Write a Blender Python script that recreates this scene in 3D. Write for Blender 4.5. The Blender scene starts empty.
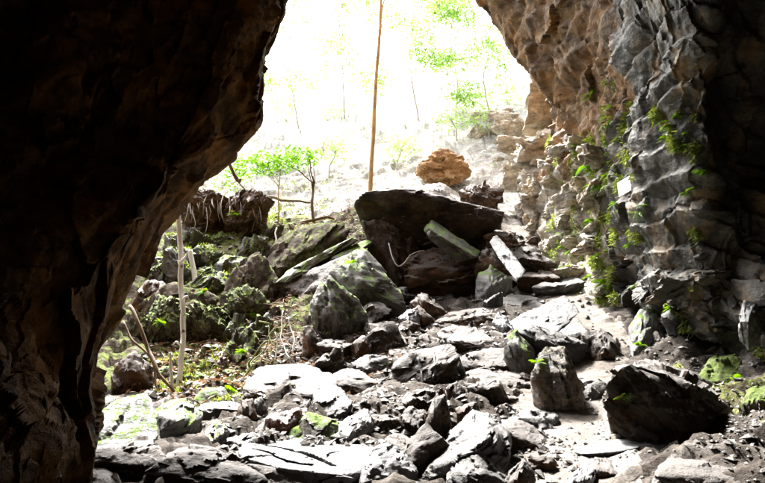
import bpy, bmesh, math, random
import numpy as np
from mathutils import Vector, Matrix

# ------------------------------------------------------------------ camera, sky, sun, exposure
scene = bpy.context.scene
COL = scene.collection
W0, H0 = 765.0, 483.0
HFOV = math.radians(60.0)
F = W0 / 2 / math.tan(HFOV / 2)
PITCH = math.radians(5.0)
CAMZ = 1.6

cam = bpy.data.cameras.new('camera')
cam.sensor_fit = 'HORIZONTAL'
cam.angle = HFOV
cam.clip_end = 2000
cam.clip_start = 0.05
camo = bpy.data.objects.new('camera', cam)
COL.objects.link(camo)
camo.location = (0, 0, CAMZ)
camo.rotation_euler = (math.pi / 2 + PITCH, 0, 0)
scene.camera = camo

SUN_EL, SUN_AZ = math.radians(50), math.radians(-22)      # azimuth from +Y, positive to the right
world = bpy.data.worlds.new('World')
scene.world = world
world.use_nodes = True
wn = world.node_tree
bg = wn.nodes['Background']
sky = wn.nodes.new('ShaderNodeTexSky')
sky.sky_type = 'NISHITA'
sky.sun_disc = False
sky.sun_elevation = SUN_EL
sky.sun_rotation = SUN_AZ
sky.air_density = 1.0
sky.dust_density = 6.0
sky.ozone_density = 1.0
hs = wn.nodes.new('ShaderNodeHueSaturation')
hs.inputs['Saturation'].default_value = 0.35
wn.links.new(sky.outputs[0], hs.inputs['Color'])
wn.links.new(hs.outputs[0], bg.inputs['Color'])
bg.inputs['Strength'].default_value = 0.14

sl = bpy.data.lights.new('sun', 'SUN')
sl.energy = 2.6
sl.angle = math.radians(6)
sl.color = (1.0, 0.97, 0.92)
slo = bpy.data.objects.new('sun', sl)
COL.objects.link(slo)
sd = Vector((math.sin(SUN_AZ) * math.cos(SUN_EL), math.cos(SUN_AZ) * math.cos(SUN_EL), math.sin(SUN_EL)))
slo.rotation_euler = sd.to_track_quat('Z', 'Y').to_euler()
slo.location = sd * 40

vs = scene.view_settings
vs.view_transform = 'Standard'
vs.look = 'None'
vs.exposure = 2.98
vs.gamma = 1.0
vs.use_curve_mapping = False
cy = scene.cycles
cy.use_denoising = True
cy.use_adaptive_sampling = True
cy.adaptive_threshold = 0.02
cy.max_bounces = 5
cy.diffuse_bounces = 2
cy.glossy_bounces = 3
cy.transmission_bounces = 4
cy.transparent_max_bounces = 6
cy.sample_clamp_indirect = 6.0
cy.caustics_reflective = False
cy.caustics_refractive = False

rng = np.random.default_rng(11)
random.seed(11)

# ------------------------------------------------------------------ helpers
def P(px, py, D):
    """point seen at picture position px,py that stands D metres out along +Y"""
    u = (px - W0 / 2) / F
    v = (H0 / 2 - py) / F
    cp, sp = math.cos(PITCH), math.sin(PITCH)
    dx, dy, dz = u, cp - v * sp, sp + v * cp
    k = D / dy
    return np.array((dx * k, D, CAMZ + dz * k))

CAMPOS = np.array((0, 0, CAMZ))
def ray(px, py):
    p = P(px, py, 1.0)
    return np.array((p[0], 1.0, p[2] - CAMZ))

# vectorised gradient noise
_perm = np.concatenate([np.random.default_rng(3).permutation(256)] * 3)
_g = np.random.default_rng(4).normal(size=(256, 3))
_g /= np.linalg.norm(_g, axis=1)[:, None]
_r1 = np.random.default_rng(5).random((256, 3))
_r2 = np.random.default_rng(6).random((256, 4)) * 2 - 1
def hsh(i):
    i = i & 255
    return _perm[_perm[_perm[i[..., 0]] + i[..., 1]] + i[..., 2]]
def perlin(p):
    pi = np.floor(p).astype(int)
    pf = p - pi
    w = pf * pf * pf * (pf * (pf * 6 - 15) + 10)
    out = np.zeros(len(p))
    for dx in (0, 1):
        wx = w[:, 0] if dx else 1 - w[:, 0]
        for dy in (0, 1):
            wy = w[:, 1] if dy else 1 - w[:, 1]
            for dz in (0, 1):
                wz = w[:, 2] if dz else 1 - w[:, 2]
                o = np.array((dx, dy, dz))
                g = _g[hsh(pi + o)]
                out += wx * wy * wz * ((pf - o) * g).sum(1)
    return out * 1.4
def fbm(p, octv=4, gain=0.5, lac=2.03):
    a, s, tot = 1.0, 0.0, 0.0
    q = np.asarray(p, float)
    for k in range(octv):
        s = s + a * perlin(q + 17.3 * k)
        tot += a
        a *= gain
        q = q * lac
    return s / tot
def ridged(p, octv=4):
    a, s, tot = 1.0, 0.0, 0.0
    q = np.asarray(p, float)
    for k in range(octv):
        s = s + a * (1 - 2 * np.abs(perlin(q + 9.1 * k)))
        tot += a
        a *= 0.5
        q = q * 2.1
    return s / tot
def facets(p, tilt=0.7):
    """broken-rock relief: every Voronoi cell is a tilted plane of its own height"""
    pi = np.floor(p).astype(int)
    best = np.full(len(p), 1e9)
    val = np.zeros(len(p))
    for dx in (-1, 0, 1):
        for dy in (-1, 0, 1):
            for dz in (-1, 0, 1):
                c = pi + np.array((dx, dy, dz))
                h = hsh(c)
                ctr = c + _r1[h]
                d = p - ctr
                dist = (d * d).sum(1)
                m = dist < best
                best[m] = dist[m]
                r = _r2[h]
                v = r[:, 3] * 0.5 + tilt * (d * r[:, :3]).sum(1)
                val[m] = v[m]
    return val

def facetc(p, tilt=0.6, k=0.55):
    """crest relief: the upper envelope of tilted pieces, creased where they meet"""
    pi = np.floor(p).astype(int)
    val = np.full(len(p), -1e9)
    for dx in (-1, 0, 1):
        for dy in (-1, 0, 1):
            for dz in (-1, 0, 1):
                c = pi + np.array((dx, dy, dz))
                h = hsh(c)
                d = p - (c + _r1[h])
                r = _r2[h]
                v = r[:, 3] * 0.3 + tilt * (d * r[:, :3]).sum(1) - k * (d * d).sum(1)
                val = np.maximum(val, v)
    return val

def mesh_obj(name, verts, faces, mat, parent=None, smooth=True, sharp=0):
    me = bpy.data.meshes.new(name)
    me.from_pydata([tuple(v) for v in verts], [], [tuple(int(i) for i in f) for f in faces])
    me.update()
    if smooth:
        me.polygons.foreach_set('use_smooth', [True] * len(me.polygons))
    if mat: me.materials.append(mat)
    if sharp: me.set_sharp_from_angle(angle=math.radians(sharp))
    o = bpy.data.objects.new(name, me)
    COL.objects.link(o)
    if parent: o.parent = parent
    return o
def tag(o, label=None, cat=None, group=None, kind=None):
    if label: o['label'] = label
    if cat: o['category'] = cat
    if group: o['group'] = group
    if kind: o['kind'] = kind
    return o
def empty(name, loc, label, cat, group=None):
    o = bpy.data.objects.new(name, None)
    o.location = tuple(loc)
    o.empty_display_size = 0.1
    COL.objects.link(o)
    return tag(o, label, cat, group)
def grid_faces(nu, nv, off=0):
    i = np.arange(nu - 1)[:, None] * nv + np.arange(nv - 1)[None, :] + off
    return np.stack([i, i + 1, i + 1 + nv, i + nv], -1).reshape(-1, 4)

def tube(path, radii, sides=7, wob=0.0, seed=0):
    path = np.asarray(path, float)
    n = len(path)
    radii = np.broadcast_to(np.asarray(radii, float), (n,)) if np.ndim(radii) == 0 or len(np.atleast_1d(radii)) == n else np.interp(np.linspace(0, 1, n), np.linspace(0, 1, len(radii)), radii)
    tg = np.gradient(path, axis=0)
    tg /= np.linalg.norm(tg, axis=1)[:, None] + 1e-9
    ref = np.array((0.3, 0.9, 0.2)) if abs(tg[:, 2]).mean() > 0.6 else np.array((0.1, 0.2, 1.0))
    a = np.cross(tg, ref); a /= np.linalg.norm(a, axis=1)[:, None] + 1e-9
    b = np.cross(tg, a)
    th = np.linspace(0, 2 * math.pi, sides, endpoint=False)
    r = radii[:, None] * np.ones(sides)
    v = path[:, None, :] + r[..., None] * (np.cos(th)[None, :, None] * a[:, None, :] + np.sin(th)[None, :, None] * b[:, None, :])
    v = v.reshape(-1, 3)
    if wob:
        v = v + wob * np.stack([perlin(v * 9 + seed), perlin(v * 9 + 40 + seed), perlin(v * 9 + 80 + seed)], 1)
    f = []
    for i in range(n - 1):
        for j in range(sides):
            f.append((i * sides + j, i * sides + (j + 1) % sides, (i + 1) * sides + (j + 1) % sides, (i + 1) * sides + j))
    f.append(tuple(range(sides - 1, -1, -1)))
    f.append(tuple(range((n - 1) * sides, n * sides)))
    return v, f
def smooth_path(pts, n=24, jit=0.0, seed=0):
    pts = np.asarray(pts, float)
    m = len(pts)
    ext = np.vstack([2 * pts[0] - pts[1], pts, 2 * pts[-1] - pts[-2]])
    t = np.linspace(0, m - 1, n)
    i = np.minimum(t.astype(int), m - 2)
    u = (t - i)[:, None]
    p0, p1, p2, p3 = ext[i], ext[i + 1], ext[i + 2], ext[i + 3]
    out = 0.5 * (2 * p1 + (p2 - p0) * u + (2 * p0 - 5 * p1 + 4 * p2 - p3) * u ** 2 + (3 * p1 - p0 - 3 * p2 + p3) * u ** 3)
    if jit:
        q = out * 2.5 + seed
        out = out + jit * np.stack([perlin(q), perlin(q + 31), perlin(q + 67)], 1)
    return out
def merge(parts):
    vs_, fs_, o = [], [], 0
    for v, f in parts:
        vs_.append(np.asarray(v))
        fs_ += [tuple(int(i) + o for i in q) for q in f]
        o += len(v)
    return np.vstack(vs_), fs_

# ------------------------------------------------------------------ materials
def new_mat(name):
    m = bpy.data.materials.new(name)
    m.use_nodes = True
    nt = m.node_tree
    return m, nt, nt.nodes['Principled BSDF']
def N(nt, t, **kw):
    n = nt.nodes.new(t)
    for k, v in kw.items():
        if hasattr(n, k) and k not in n.inputs: setattr(n, k, v)
        else: n.inputs[k].default_value = v
    return n
def ramp(nt, fac, stops):
    r = nt.nodes.new('ShaderNodeValToRGB')
    e = r.color_ramp.elements
    while len(e) < len(stops): e.new(0.5)
    for i, (p, c) in enumerate(stops):
        e[i].position = p
        e[i].color = (*c, 1) if len(c) == 3 else c
    nt.links.new(fac, r.inputs[0])
    return r
def mixc(nt, fac, a, b):
    m = nt.nodes.new('ShaderNodeMix'); m.data_type = 'RGBA'
    if hasattr(fac, 'is_linked'): nt.links.new(fac, m.inputs[0])
    else: m.inputs[0].default_value = fac
    for s, idx in ((a, 6), (b, 7)):
        if hasattr(s, 'is_linked'): nt.links.new(s, m.inputs[idx])
        else: m.inputs[idx].default_value = (*s, 1)
    return m.outputs[2]

def rock_mat(name, dark, mid, light, tint=None, tint_amt=0.0, moss=0.0, moss_col=((0.05, 0.11, 0.012), (0.16, 0.26, 0.03)),
             rough=0.62, scale=1.0, bump=0.5, band=0.0, band_rot=(0.5, 0.35, 0), moss_up=True, spec=0.5, dust=0.0, dust_lit_col=(0.23, 0.218, 0.21)):
    m, nt, b = new_mat(name)
    tc = N(nt, 'ShaderNodeTexCoord')
    oi = N(nt, 'ShaderNodeObjectInfo')
    addv = N(nt, 'ShaderNodeVectorMath', operation='MULTIPLY_ADD')
    cmb = N(nt, 'ShaderNodeCombineXYZ')
    for k in range(3): nt.links.new(oi.outputs['Random'], cmb.inputs[k])
    nt.links.new(cmb.outputs[0], addv.inputs[0]); addv.inputs[1].default_value = (37, 37, 37)
    nt.links.new(tc.outputs['Object'], addv.inputs[2])
    co = addv.outputs[0]
    n1 = N(nt, 'ShaderNodeTexNoise', Scale=1.9 * scale, Detail=5.0, Roughness=0.65, Distortion=0.3); nt.links.new(co, n1.inputs['Vector'])
    n2 = N(nt, 'ShaderNodeTexNoise', Scale=13 * scale, Detail=5.0, Roughness=0.72); nt.links.new(co, n2.inputs['Vector'])
    # bedding: noise stretched along the layers
    mpb = N(nt, 'ShaderNodeMapping'); mpb.inputs['Rotation'].default_value = band_rot; mpb.inputs['Scale'].default_value = (1, 1, 3.6)
    nt.links.new(co, mpb.inputs[0])
    nb = N(nt, 'ShaderNodeTexNoise', Scale=2.6 * scale, Detail=4.0, Roughness=0.6); nt.links.new(mpb.outputs[0], nb.inputs['Vector'])
    r1 = ramp(nt, n1.outputs[0], [(0.30, dark), (0.5, mid), (0.70, light)])
    r2 = ramp(nt, n2.outputs[0], [(0.3, (0.4, 0.4, 0.4)), (0.52, (1, 1, 1)), (0.72, (1.45, 1.42, 1.38))])
    mu = nt.nodes.new('ShaderNodeMix'); mu.data_type = 'RGBA'; mu.blend_type = 'MULTIPLY'; mu.inputs[0].default_value = 0.85
    nt.links.new(r1.outputs[0], mu.inputs[6]); nt.links.new(r2.outputs[0], mu.inputs[7])
    col = mu.outputs[2]
    if tint:
        rt = ramp(nt, n1.outputs[1], [(0.60 - tint_amt * 0.35, (0, 0, 0)), (0.74 - tint_amt * 0.3, (1, 1, 1))])
        col = mixc(nt, rt.outputs[0], col, tint)
    if band:
        rb = ramp(nt, nb.outputs[0], [(0.36, (1 - band,) * 3), (0.5, (1, 1, 1)), (0.62, (1 + band * 0.6,) * 3)])
        mb = nt.nodes.new('ShaderNodeMix'); mb.data_type = 'RGBA'; mb.blend_type = 'MULTIPLY'; mb.inputs[0].default_value = 1.0
        nt.links.new(col, mb.inputs[6]); nt.links.new(rb.outputs[0], mb.inputs[7])
        col = mb.outputs[2]
    zn = None
    if moss_up or dust:
        ge = N(nt, 'ShaderNodeNewGeometry'); sx = N(nt, 'ShaderNodeSeparateXYZ')
        nt.links.new(ge.outputs['Normal'], sx.inputs[0]); zn = sx.outputs[2]
    if dust:             # silt on up-facing tops, paled further to paint the light falling there
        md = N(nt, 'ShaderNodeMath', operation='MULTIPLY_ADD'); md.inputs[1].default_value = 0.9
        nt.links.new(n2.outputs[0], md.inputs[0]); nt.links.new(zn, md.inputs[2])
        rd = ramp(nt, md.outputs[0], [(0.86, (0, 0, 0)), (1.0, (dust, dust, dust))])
        col = mixc(nt, rd.outputs[0], col, dust_lit_col)
    b.inputs['Roughness'].default_value = rough
    if moss > 0:
        n5 = N(nt, 'ShaderNodeTexNoise', Scale=3.2 * scale, Detail=8.0, Roughness=0.8)
        mp5 = N(nt, 'ShaderNodeMapping'); mp5.inputs['Location'].default_value = (11, 7, 2)
        nt.links.new(co, mp5.inputs[0]); nt.links.new(mp5.outputs[0], n5.inputs['Vector'])
        fac = n5.outputs[0]
        if moss_up:      # moss keeps to faces that catch rain
            ma = N(nt, 'ShaderNodeMath', operation='MULTIPLY_ADD'); ma.inputs[1].default_value = 0.24
            nt.links.new(zn, ma.inputs[0]); nt.links.new(fac, ma.inputs[2])
            fac = ma.outputs[0]
        lo = 0.86 - 0.5 * moss
        rm = ramp(nt, fac, [(lo, (0, 0, 0)), (min(0.99, lo + 0.09), (1, 1, 1))])
        mc = ramp(nt, n2.outputs[0], [(0.35, moss_col[0]), (0.68, moss_col[1])])
        col = mixc(nt, rm.outputs[0], col, mc.outputs[0])
        ra = N(nt, 'ShaderNodeMapRange'); ra.inputs['To Min'].default_value = rough; ra.inputs['To Max'].default_value = 0.95
        nt.links.new(rm.outputs[0], ra.inputs['Value']); nt.links.new(ra.outputs[0], b.inputs['Roughness'])
    nt.links.new(col, b.inputs['Base Color'])
    b.inputs['Specular IOR Level'].default_value = spec
    s1 = N(nt, 'ShaderNodeMath', operation='MULTIPLY_ADD'); s1.inputs[1].default_value = 0.55
    sb = N(nt, 'ShaderNodeMath', operation='MULTIPLY'); sb.inputs[1].default_value = 0.6
    nt.links.new(nb.outputs[0], sb.inputs[0])
    nt.links.new(n2.outputs[0], s1.inputs[0]); nt.links.new(sb.outputs[0], s1.inputs[2])
    bp = N(nt, 'ShaderNodeBump', Strength=bump, Distance=0.07)
    nt.links.new(s1.outputs[0], bp.inputs['Height'])
    nt.links.new(bp.outputs[0], b.inputs['Normal'])
    return m

def leaf_mat(name, c1, c2, trans=0.5):
    m, nt, b = new_mat(name)
    tc = N(nt, 'ShaderNodeTexCoord')
    n1 = N(nt, 'ShaderNodeTexNoise', Scale=2.2, Detail=4.0); nt.links.new(tc.outputs['Object'], n1.inputs['Vector'])
    r = ramp(nt, n1.outputs[0], [(0.32, c1), (0.68, c2)])
    nt.links.new(r.outputs[0], b.inputs['Base Color'])
    b.inputs['Roughness'].default_value = 0.5
    tr = N(nt, 'ShaderNodeBsdfTranslucent')
    hv = N(nt, 'ShaderNodeHueSaturation', Value=1.5, Saturation=1.1); nt.links.new(r.outputs[0], hv.inputs['Color'])
    nt.links.new(hv.outputs[0], tr.inputs['Color'])
    ms = N(nt, 'ShaderNodeMixShader'); ms.inputs[0].default_value = trans
    nt.links.new(b.outputs[0], ms.inputs[1]); nt.links.new(tr.outputs[0], ms.inputs[2])
    nt.links.new(ms.outputs[0], nt.nodes['Material Output'].inputs[0])
    return m
def bark_mat(name, c1, c2, sc=14, knots=None):
    m, nt, b = new_mat(name)
    tc = N(nt, 'ShaderNodeTexCoord')
    mp = N(nt, 'ShaderNodeMapping'); mp.inputs['Scale'].default_value = (1, 1, 0.18)
    nt.links.new(tc.outputs['Object'], mp.inputs[0])
    n1 = N(nt, 'ShaderNodeTexNoise', Scale=sc, Detail=7.0, Roughness=0.65); nt.links.new(mp.outputs[0], n1.inputs['Vector'])
    r = ramp(nt, n1.outputs[0], [(0.3, c1), (0.65, c2)])
    col = r.outputs[0]
    if knots:
        n2 = N(nt, 'ShaderNodeTexNoise', Scale=9.0, Detail=3.0); nt.links.new(tc.outputs['Object'], n2.inputs['Vector'])
        rk = ramp(nt, n2.outputs[0], [(0.64, (0, 0, 0)), (0.7, (1, 1, 1))])
        col = mixc(nt, rk.outputs[0], col, knots)
    nt.links.new(col, b.inputs['Base Color'])
    b.inputs['Roughness'].default_value = 0.8
    bp = N(nt, 'ShaderNodeBump', Strength=0.5, Distance=0.02); nt.links.new(n1.outputs[0], bp.inputs['Height'])
    nt.links.new(bp.outputs[0], b.inputs['Normal'])
    return m
def plain_mat(name, c1, c2, sc=6, rough=0.8):
    m, nt, b = new_mat(name)
    tc = N(nt, 'ShaderNodeTexCoord')
    n1 = N(nt, 'ShaderNodeTexNoise', Scale=sc, Detail=5.0); nt.links.new(tc.outputs['Object'], n1.inputs['Vector'])
    r = ramp(nt, n1.outputs[0], [(0.3, c1), (0.7, c2)])
    nt.links.new(r.outputs[0], b.inputs['Base Color'])
    b.inputs['Roughness'].default_value = rough
    return m

M = {}
M['wall_left'] = rock_mat('wall_left_rock', (0.024, 0.012, 0.0055), (0.09, 0.047, 0.017), (0.24, 0.14, 0.052), tint=(0.22, 0.10, 0.024), tint_amt=0.4,
                          scale=1.0, bump=0.8, band=0.25, rough=0.75, spec=0.15, moss_up=False, band_rot=(0.6, 0.5, 0.3))
M['wall_right'] = rock_mat('wall_right_rock', (0.016, 0.0145, 0.011), (0.055, 0.052, 0.042), (0.15, 0.144, 0.125), tint=(0.2, 0.12, 0.045), tint_amt=0.25,
                           moss=0.38, moss_col=((0.05, 0.075, 0.012), (0.13, 0.18, 0.03)), scale=1.1, bump=0.8, band=0.25, moss_up=False, rough=0.55, spec=0.4, band_rot=(1.3, 0.4, 0.2))
M['wall_brown'] = rock_mat('iron_stained_rock', (0.04, 0.022, 0.011), (0.125, 0.075, 0.035), (0.26, 0.175, 0.09), tint=(0.2, 0.095, 0.026), tint_amt=0.4, scale=1.1, bump=0.8, band=0.3, moss_up=False, rough=0.7, spec=0.25)
M['roof'] = M['wall_left']
M['ground'] = rock_mat('ground_soil', (0.022, 0.016, 0.012), (0.07, 0.058, 0.048), (0.17, 0.155, 0.142), scale=1.6, bump=0.8, rough=0.85, spec=0.15, moss_up=False)
M['path'] = rock_mat('path_dust', (0.13, 0.112, 0.096), (0.20, 0.178, 0.158), (0.26, 0.238, 0.215), scale=2.0, bump=0.4, rough=0.9, spec=0.1, moss_up=False)
M['daylit_litter'] = rock_mat('daylit_litter', (0.22, 0.2, 0.17), (0.35, 0.335, 0.305), (0.46, 0.45, 0.43), moss=0.2, moss_col=((0.12, 0.17, 0.03), (0.26, 0.32, 0.09)), scale=1.2, bump=0.8, rough=0.9, spec=0.1)  # far litter, paled so its colour carries the overexposed daylight
M['bank'] = rock_mat('bank_soil', (0.015, 0.010, 0.007), (0.055, 0.04, 0.028), (0.2, 0.165, 0.135), moss=0.36, moss_col=((0.05, 0.08, 0.012), (0.18, 0.22, 0.05)), scale=1.8, bump=1.0, rough=0.9, spec=0.1)
M['hollow'] = rock_mat('mossy_soil', (0.02, 0.013, 0.009), (0.08, 0.058, 0.038), (0.25, 0.21, 0.16), moss=0.46, moss_col=((0.08, 0.10, 0.02), (0.32, 0.34, 0.13)), scale=1.5, bump=1.0, rough=0.85, spec=0.15)
DU = (0.42, 0.405, 0.395)
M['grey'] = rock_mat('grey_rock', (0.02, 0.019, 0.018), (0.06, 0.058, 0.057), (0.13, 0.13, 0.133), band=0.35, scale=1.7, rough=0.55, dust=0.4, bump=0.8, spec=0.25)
M['pale'] = rock_mat('pale_rock', (0.05, 0.05, 0.05), (0.125, 0.125, 0.128), (0.21, 0.212, 0.218), band=0.3, scale=1.8, rough=0.48, bump=0.6, moss_up=False)
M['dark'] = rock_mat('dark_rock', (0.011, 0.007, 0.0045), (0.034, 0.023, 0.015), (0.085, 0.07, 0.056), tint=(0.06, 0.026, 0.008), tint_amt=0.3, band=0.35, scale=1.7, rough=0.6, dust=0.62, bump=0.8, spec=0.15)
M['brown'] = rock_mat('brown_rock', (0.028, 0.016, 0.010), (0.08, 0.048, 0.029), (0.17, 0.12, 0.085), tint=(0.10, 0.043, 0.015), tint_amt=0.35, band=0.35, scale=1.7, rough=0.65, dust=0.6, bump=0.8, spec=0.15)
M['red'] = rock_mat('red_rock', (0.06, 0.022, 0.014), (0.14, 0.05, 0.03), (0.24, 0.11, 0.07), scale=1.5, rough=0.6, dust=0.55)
M['orange'] = rock_mat('orange_rock', (0.18, 0.09, 0.038), (0.31, 0.18, 0.08), (0.42, 0.31, 0.2), scale=1.6, rough=0.8, spec=0.15, moss_up=False)
M['mossy'] = rock_mat('mossy_rock', (0.018, 0.014, 0.010), (0.06, 0.052, 0.042), (0.17, 0.165, 0.145), moss=0.43, moss_col=((0.06, 0.11, 0.012), (0.17, 0.27, 0.035)), band=0.35, scale=1.4, rough=0.6)
M['palemossy'] = rock_mat('pale_mossy_rock', (0.07, 0.07, 0.067), (0.16, 0.16, 0.157), (0.26, 0.26, 0.256), moss=0.37, moss_col=((0.10, 0.20, 0.015), (0.24, 0.38, 0.05)), band=0.25, scale=1.9, rough=0.5)
M['outer'] = rock_mat('paled_outer_rock', (0.22, 0.17, 0.11), (0.38, 0.34, 0.27), (0.54, 0.52, 0.48), tint=(0.42, 0.33, 0.21), tint_amt=0.25, scale=1.1, rough=0.8, band=0.25, spec=0.2, moss_up=False)  # pale outdoor rock, made paler to keep the daylight whiteness in its colour
M['darkmossy'] = rock_mat('dark_mossy_rock', (0.014, 0.011, 0.009), (0.05, 0.038, 0.028), (0.13, 0.11, 0.085), moss=0.56, moss_col=((0.05, 0.08, 0.012), (0.17, 0.23, 0.04)), scale=1.4, rough=0.7)
M['striped'] = rock_mat('striped_rock', (0.03, 0.02, 0.012), (0.11, 0.085, 0.06), (0.26, 0.245, 0.215), tint=(0.09, 0.05, 0.02), tint_amt=0.35, moss=0.36, moss_col=((0.06, 0.11, 0.012), (0.17, 0.27, 0.035)), band=0.75, band_rot=(0.1, 1.45, 0.2), scale=2.0, rough=0.6, bump=0.8)
M['wall_lit'] = rock_mat('daylit_wall', (0.2, 0.165, 0.115), (0.36, 0.33, 0.27), (0.5, 0.48, 0.44), tint=(0.34, 0.22, 0.1), tint_amt=0.25, moss=0.42, moss_col=((0.09, 0.12, 0.02), (0.24, 0.30, 0.07)), scale=1.3, bump=0.8, band=0.3, moss_up=False, rough=0.7, spec=0.25)  # right wall rock lightened to imitate the daylight beyond the lip
M['palestone'] = rock_mat('white_stone', (0.28, 0.28, 0.28), (0.4, 0.4, 0.405), (0.5, 0.5, 0.51), band=0.2, scale=1.8, rough=0.5, bump=0.5, moss_up=False)
M['chip'] = rock_mat('rock_chip', (0.03, 0.024, 0.02), (0.09, 0.08, 0.07), (0.2, 0.19, 0.18), scale=3, rough=0.6, moss_up=False, bump=0.3)
M['fern'] = leaf_mat('fern_leaf', (0.07, 0.16, 0.01), (0.16, 0.28, 0.02))
M['leaf'] = leaf_mat('tree_leaf', (0.05, 0.13, 0.008), (0.12, 0.25, 0.02), 0.5)
M['farleaf'] = leaf_mat('backlit_leaf', (0.15, 0.26, 0.05), (0.30, 0.42, 0.15), 0.6)  # leaf colour lightened to stand in for backlit overexposure
M['moss'] = leaf_mat('moss_blade', (0.08, 0.11, 0.015), (0.26, 0.31, 0.07), 0.35)
M['litter'] = leaf_mat('dead_leaf', (0.12, 0.06, 0.025), (0.36, 0.22, 0.13), 0.15)
M['bark_tan'] = bark_mat('tan_bark', (0.26, 0.16, 0.06), (0.55, 0.38, 0.17), knots=(0.2, 0.17, 0.12))
M['bark_white'] = bark_mat('white_bark', (0.66, 0.66, 0.65), (0.82, 0.82, 0.81), knots=(0.12, 0.1, 0.08))
M['bark_brown'] = bark_mat('brown_bark', (0.06, 0.035, 0.02), (0.2, 0.13, 0.08))
M['bark_pale'] = bark_mat('pale_root', (0.28, 0.24, 0.2), (0.45, 0.42, 0.38))
M['bark_moss'] = bark_mat('mossy_bark', (0.07, 0.10, 0.02), (0.25, 0.28, 0.10))
M['card'] = plain_mat('white_card', (0.62, 0.64, 0.66), (0.72, 0.74, 0.76), 3, 0.6)

# ------------------------------------------------------------------ the lie of the land
CTRL = [  # picture position and distance of points of bare ground
    (450, 483, 6.0), (380, 483, 6.0), (300, 483, 5.9), (200, 483, 5.8), (110, 483, 5.7), (560, 483, 5.7), (660, 495, 5.2), (765, 483, 5.0),
    (450, 420, 7.4), (380, 420, 7.4), (300, 425, 7.1), (240, 425, 7.4), (570, 425, 7.1), (620, 440, 6.5), (680, 455, 6.1),
    (450, 380, 9.0), (400, 385, 8.8), (330, 395, 8.6), (270, 385, 9.2), (520, 390, 8.4), (590, 390, 8.2),
    (450, 340, 10.6), (380, 350, 10.2), (520, 345, 10.2), (570, 360, 9.4), (600, 320, 11.0),
    (440, 310, 12.2), (500, 310, 12.0), (560, 290, 13.0), (540, 275, 14.2), (420, 300, 13.2), (460, 290, 14.2),
    (520, 245, 16.0), (505, 222, 18.0), (480, 200, 20.0), (440, 190, 19.0), (400, 200, 18.0),
    (340, 310, 12.2), (300, 345, 10.8), (260, 350, 11.0), (290, 300, 13.0), (340, 235, 16.5), (310, 226, 17.5), (280, 240, 16.8), (350, 205, 19.0),
    (200, 410, 8.2), (210, 380, 10.4), (190, 350, 11.8), (230, 350, 11.8), (170, 330, 12.6), (200, 310, 13.3), (240, 300, 13.4), (160, 380, 10.0), (130, 390, 9.5),
    (230, 255, 15.4), (260, 235, 16.6), (190, 270, 14.8), (200, 235, 16.6), (160, 240, 16.4), (210, 212, 19.5), (250, 200, 20.5), (170, 200, 20.5),
    (655, 345, 9.5), (700, 365, 8.4), (760, 385, 7.4), (640, 330, 10.2), (740, 440, 6.2), (765, 430, 6.2), (700, 400, 7.6), (650, 420, 7.1), (620, 380, 8.4),
    (330, 185, 22.0), (260, 175, 23.5), (420, 165, 23.0), (480, 150, 24.0), (500, 170, 21.5), (400, 130, 28.0), (470, 110, 28.0), (300, 140, 28.0), (200, 150, 27.0),
]
cxyz = np.array([P(*c) for c in CTRL])
far = np.array([(-30, 20, 8), (-30, 50, 20), (0, 50, 17), (30, 50, 20), (30, 25, 12), (0, 90, 32), (-60, 90, 34), (60, 90, 34), (-60, 10, 14), (60, 10, 16), (15, 18, 5), (-14, 18, 7.5), (-7.2, 12, 2.2), (-7.2, 9.5, 1.2), (-7.6, 15, 3.8), (-10, 12, 5), (-4, 0, 0.0), (4, 0, 0.1), (0, 2, 0), (0, -8, 0), (-9, -9, 0), (9, -9, 0), (-8, 6, 0), (10, 6, 1)], float)
cxyz = np.vstack([cxyz, far])
def _phi(r2): return np.where(r2 > 1e-12, r2 * np.log(np.maximum(r2, 1e-12)) * 0.5, 0)
def _rbf(pts, lam=0.4):
    n = len(pts)
    d2 = ((pts[:, None, :2] - pts[None, :, :2]) ** 2).sum(-1)
    K = _phi(d2) + lam * np.eye(n)
    Q = np.hstack([np.ones((n, 1)), pts[:, :2]])
    A = np.block([[K, Q], [Q.T, np.zeros((3, 3))]])
    return np.linalg.solve(A, np.concatenate([pts[:, 2], np.zeros(3)]))
_w = _rbf(cxyz)
def gz0(xy):
    xy = np.atleast_2d(xy)
    out = np.empty(len(xy))
    for i in range(0, len(xy), 20000):
        q = xy[i:i + 20000]
        d2 = ((q[:, None, :] - cxyz[None, :, :2]) ** 2).sum(-1)
        out[i:i + 20000] = _phi(d2) @ _w[:-3] + _w[-3] + q @ _w[-2:]
    return out
def gz(x, y): return float(gz0(np.array([[x, y]]))[0])
_bx, _by = np.linspace(-40, 40, 321), np.linspace(0, 95, 381)
_bz = gz0(np.stack([a.ravel() for a in np.meshgrid(_bx, _by, indexing='ij')], 1)).reshape(321, 381)
def _bil(x, y):
    u = np.clip((x + 40) * 4, 0, 319.999); v = np.clip(y * 4, 0, 379.999)
    i, j = u.astype(int), v.astype(int); u, v = u - i, v - j
    return _bz[i, j] * (1 - u) * (1 - v) + _bz[i + 1, j] * u * (1 - v) + _bz[i, j + 1] * (1 - u) * v + _bz[i + 1, j + 1] * u * v
_ts = np.concatenate([np.arange(3.0, 30, 0.04), np.arange(30, 90, 0.3)])
def ground_hit(px, py):
    r = ray(px, py)
    q = r[None, :] * _ts[:, None]
    h = _bil(q[:, 0], q[:, 1])
    below = (q[:, 2] + CAMZ) < h
    k = int(np.argmax(below)) if below.any() else len(_ts) - 1
    return float(_ts[k])

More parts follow.
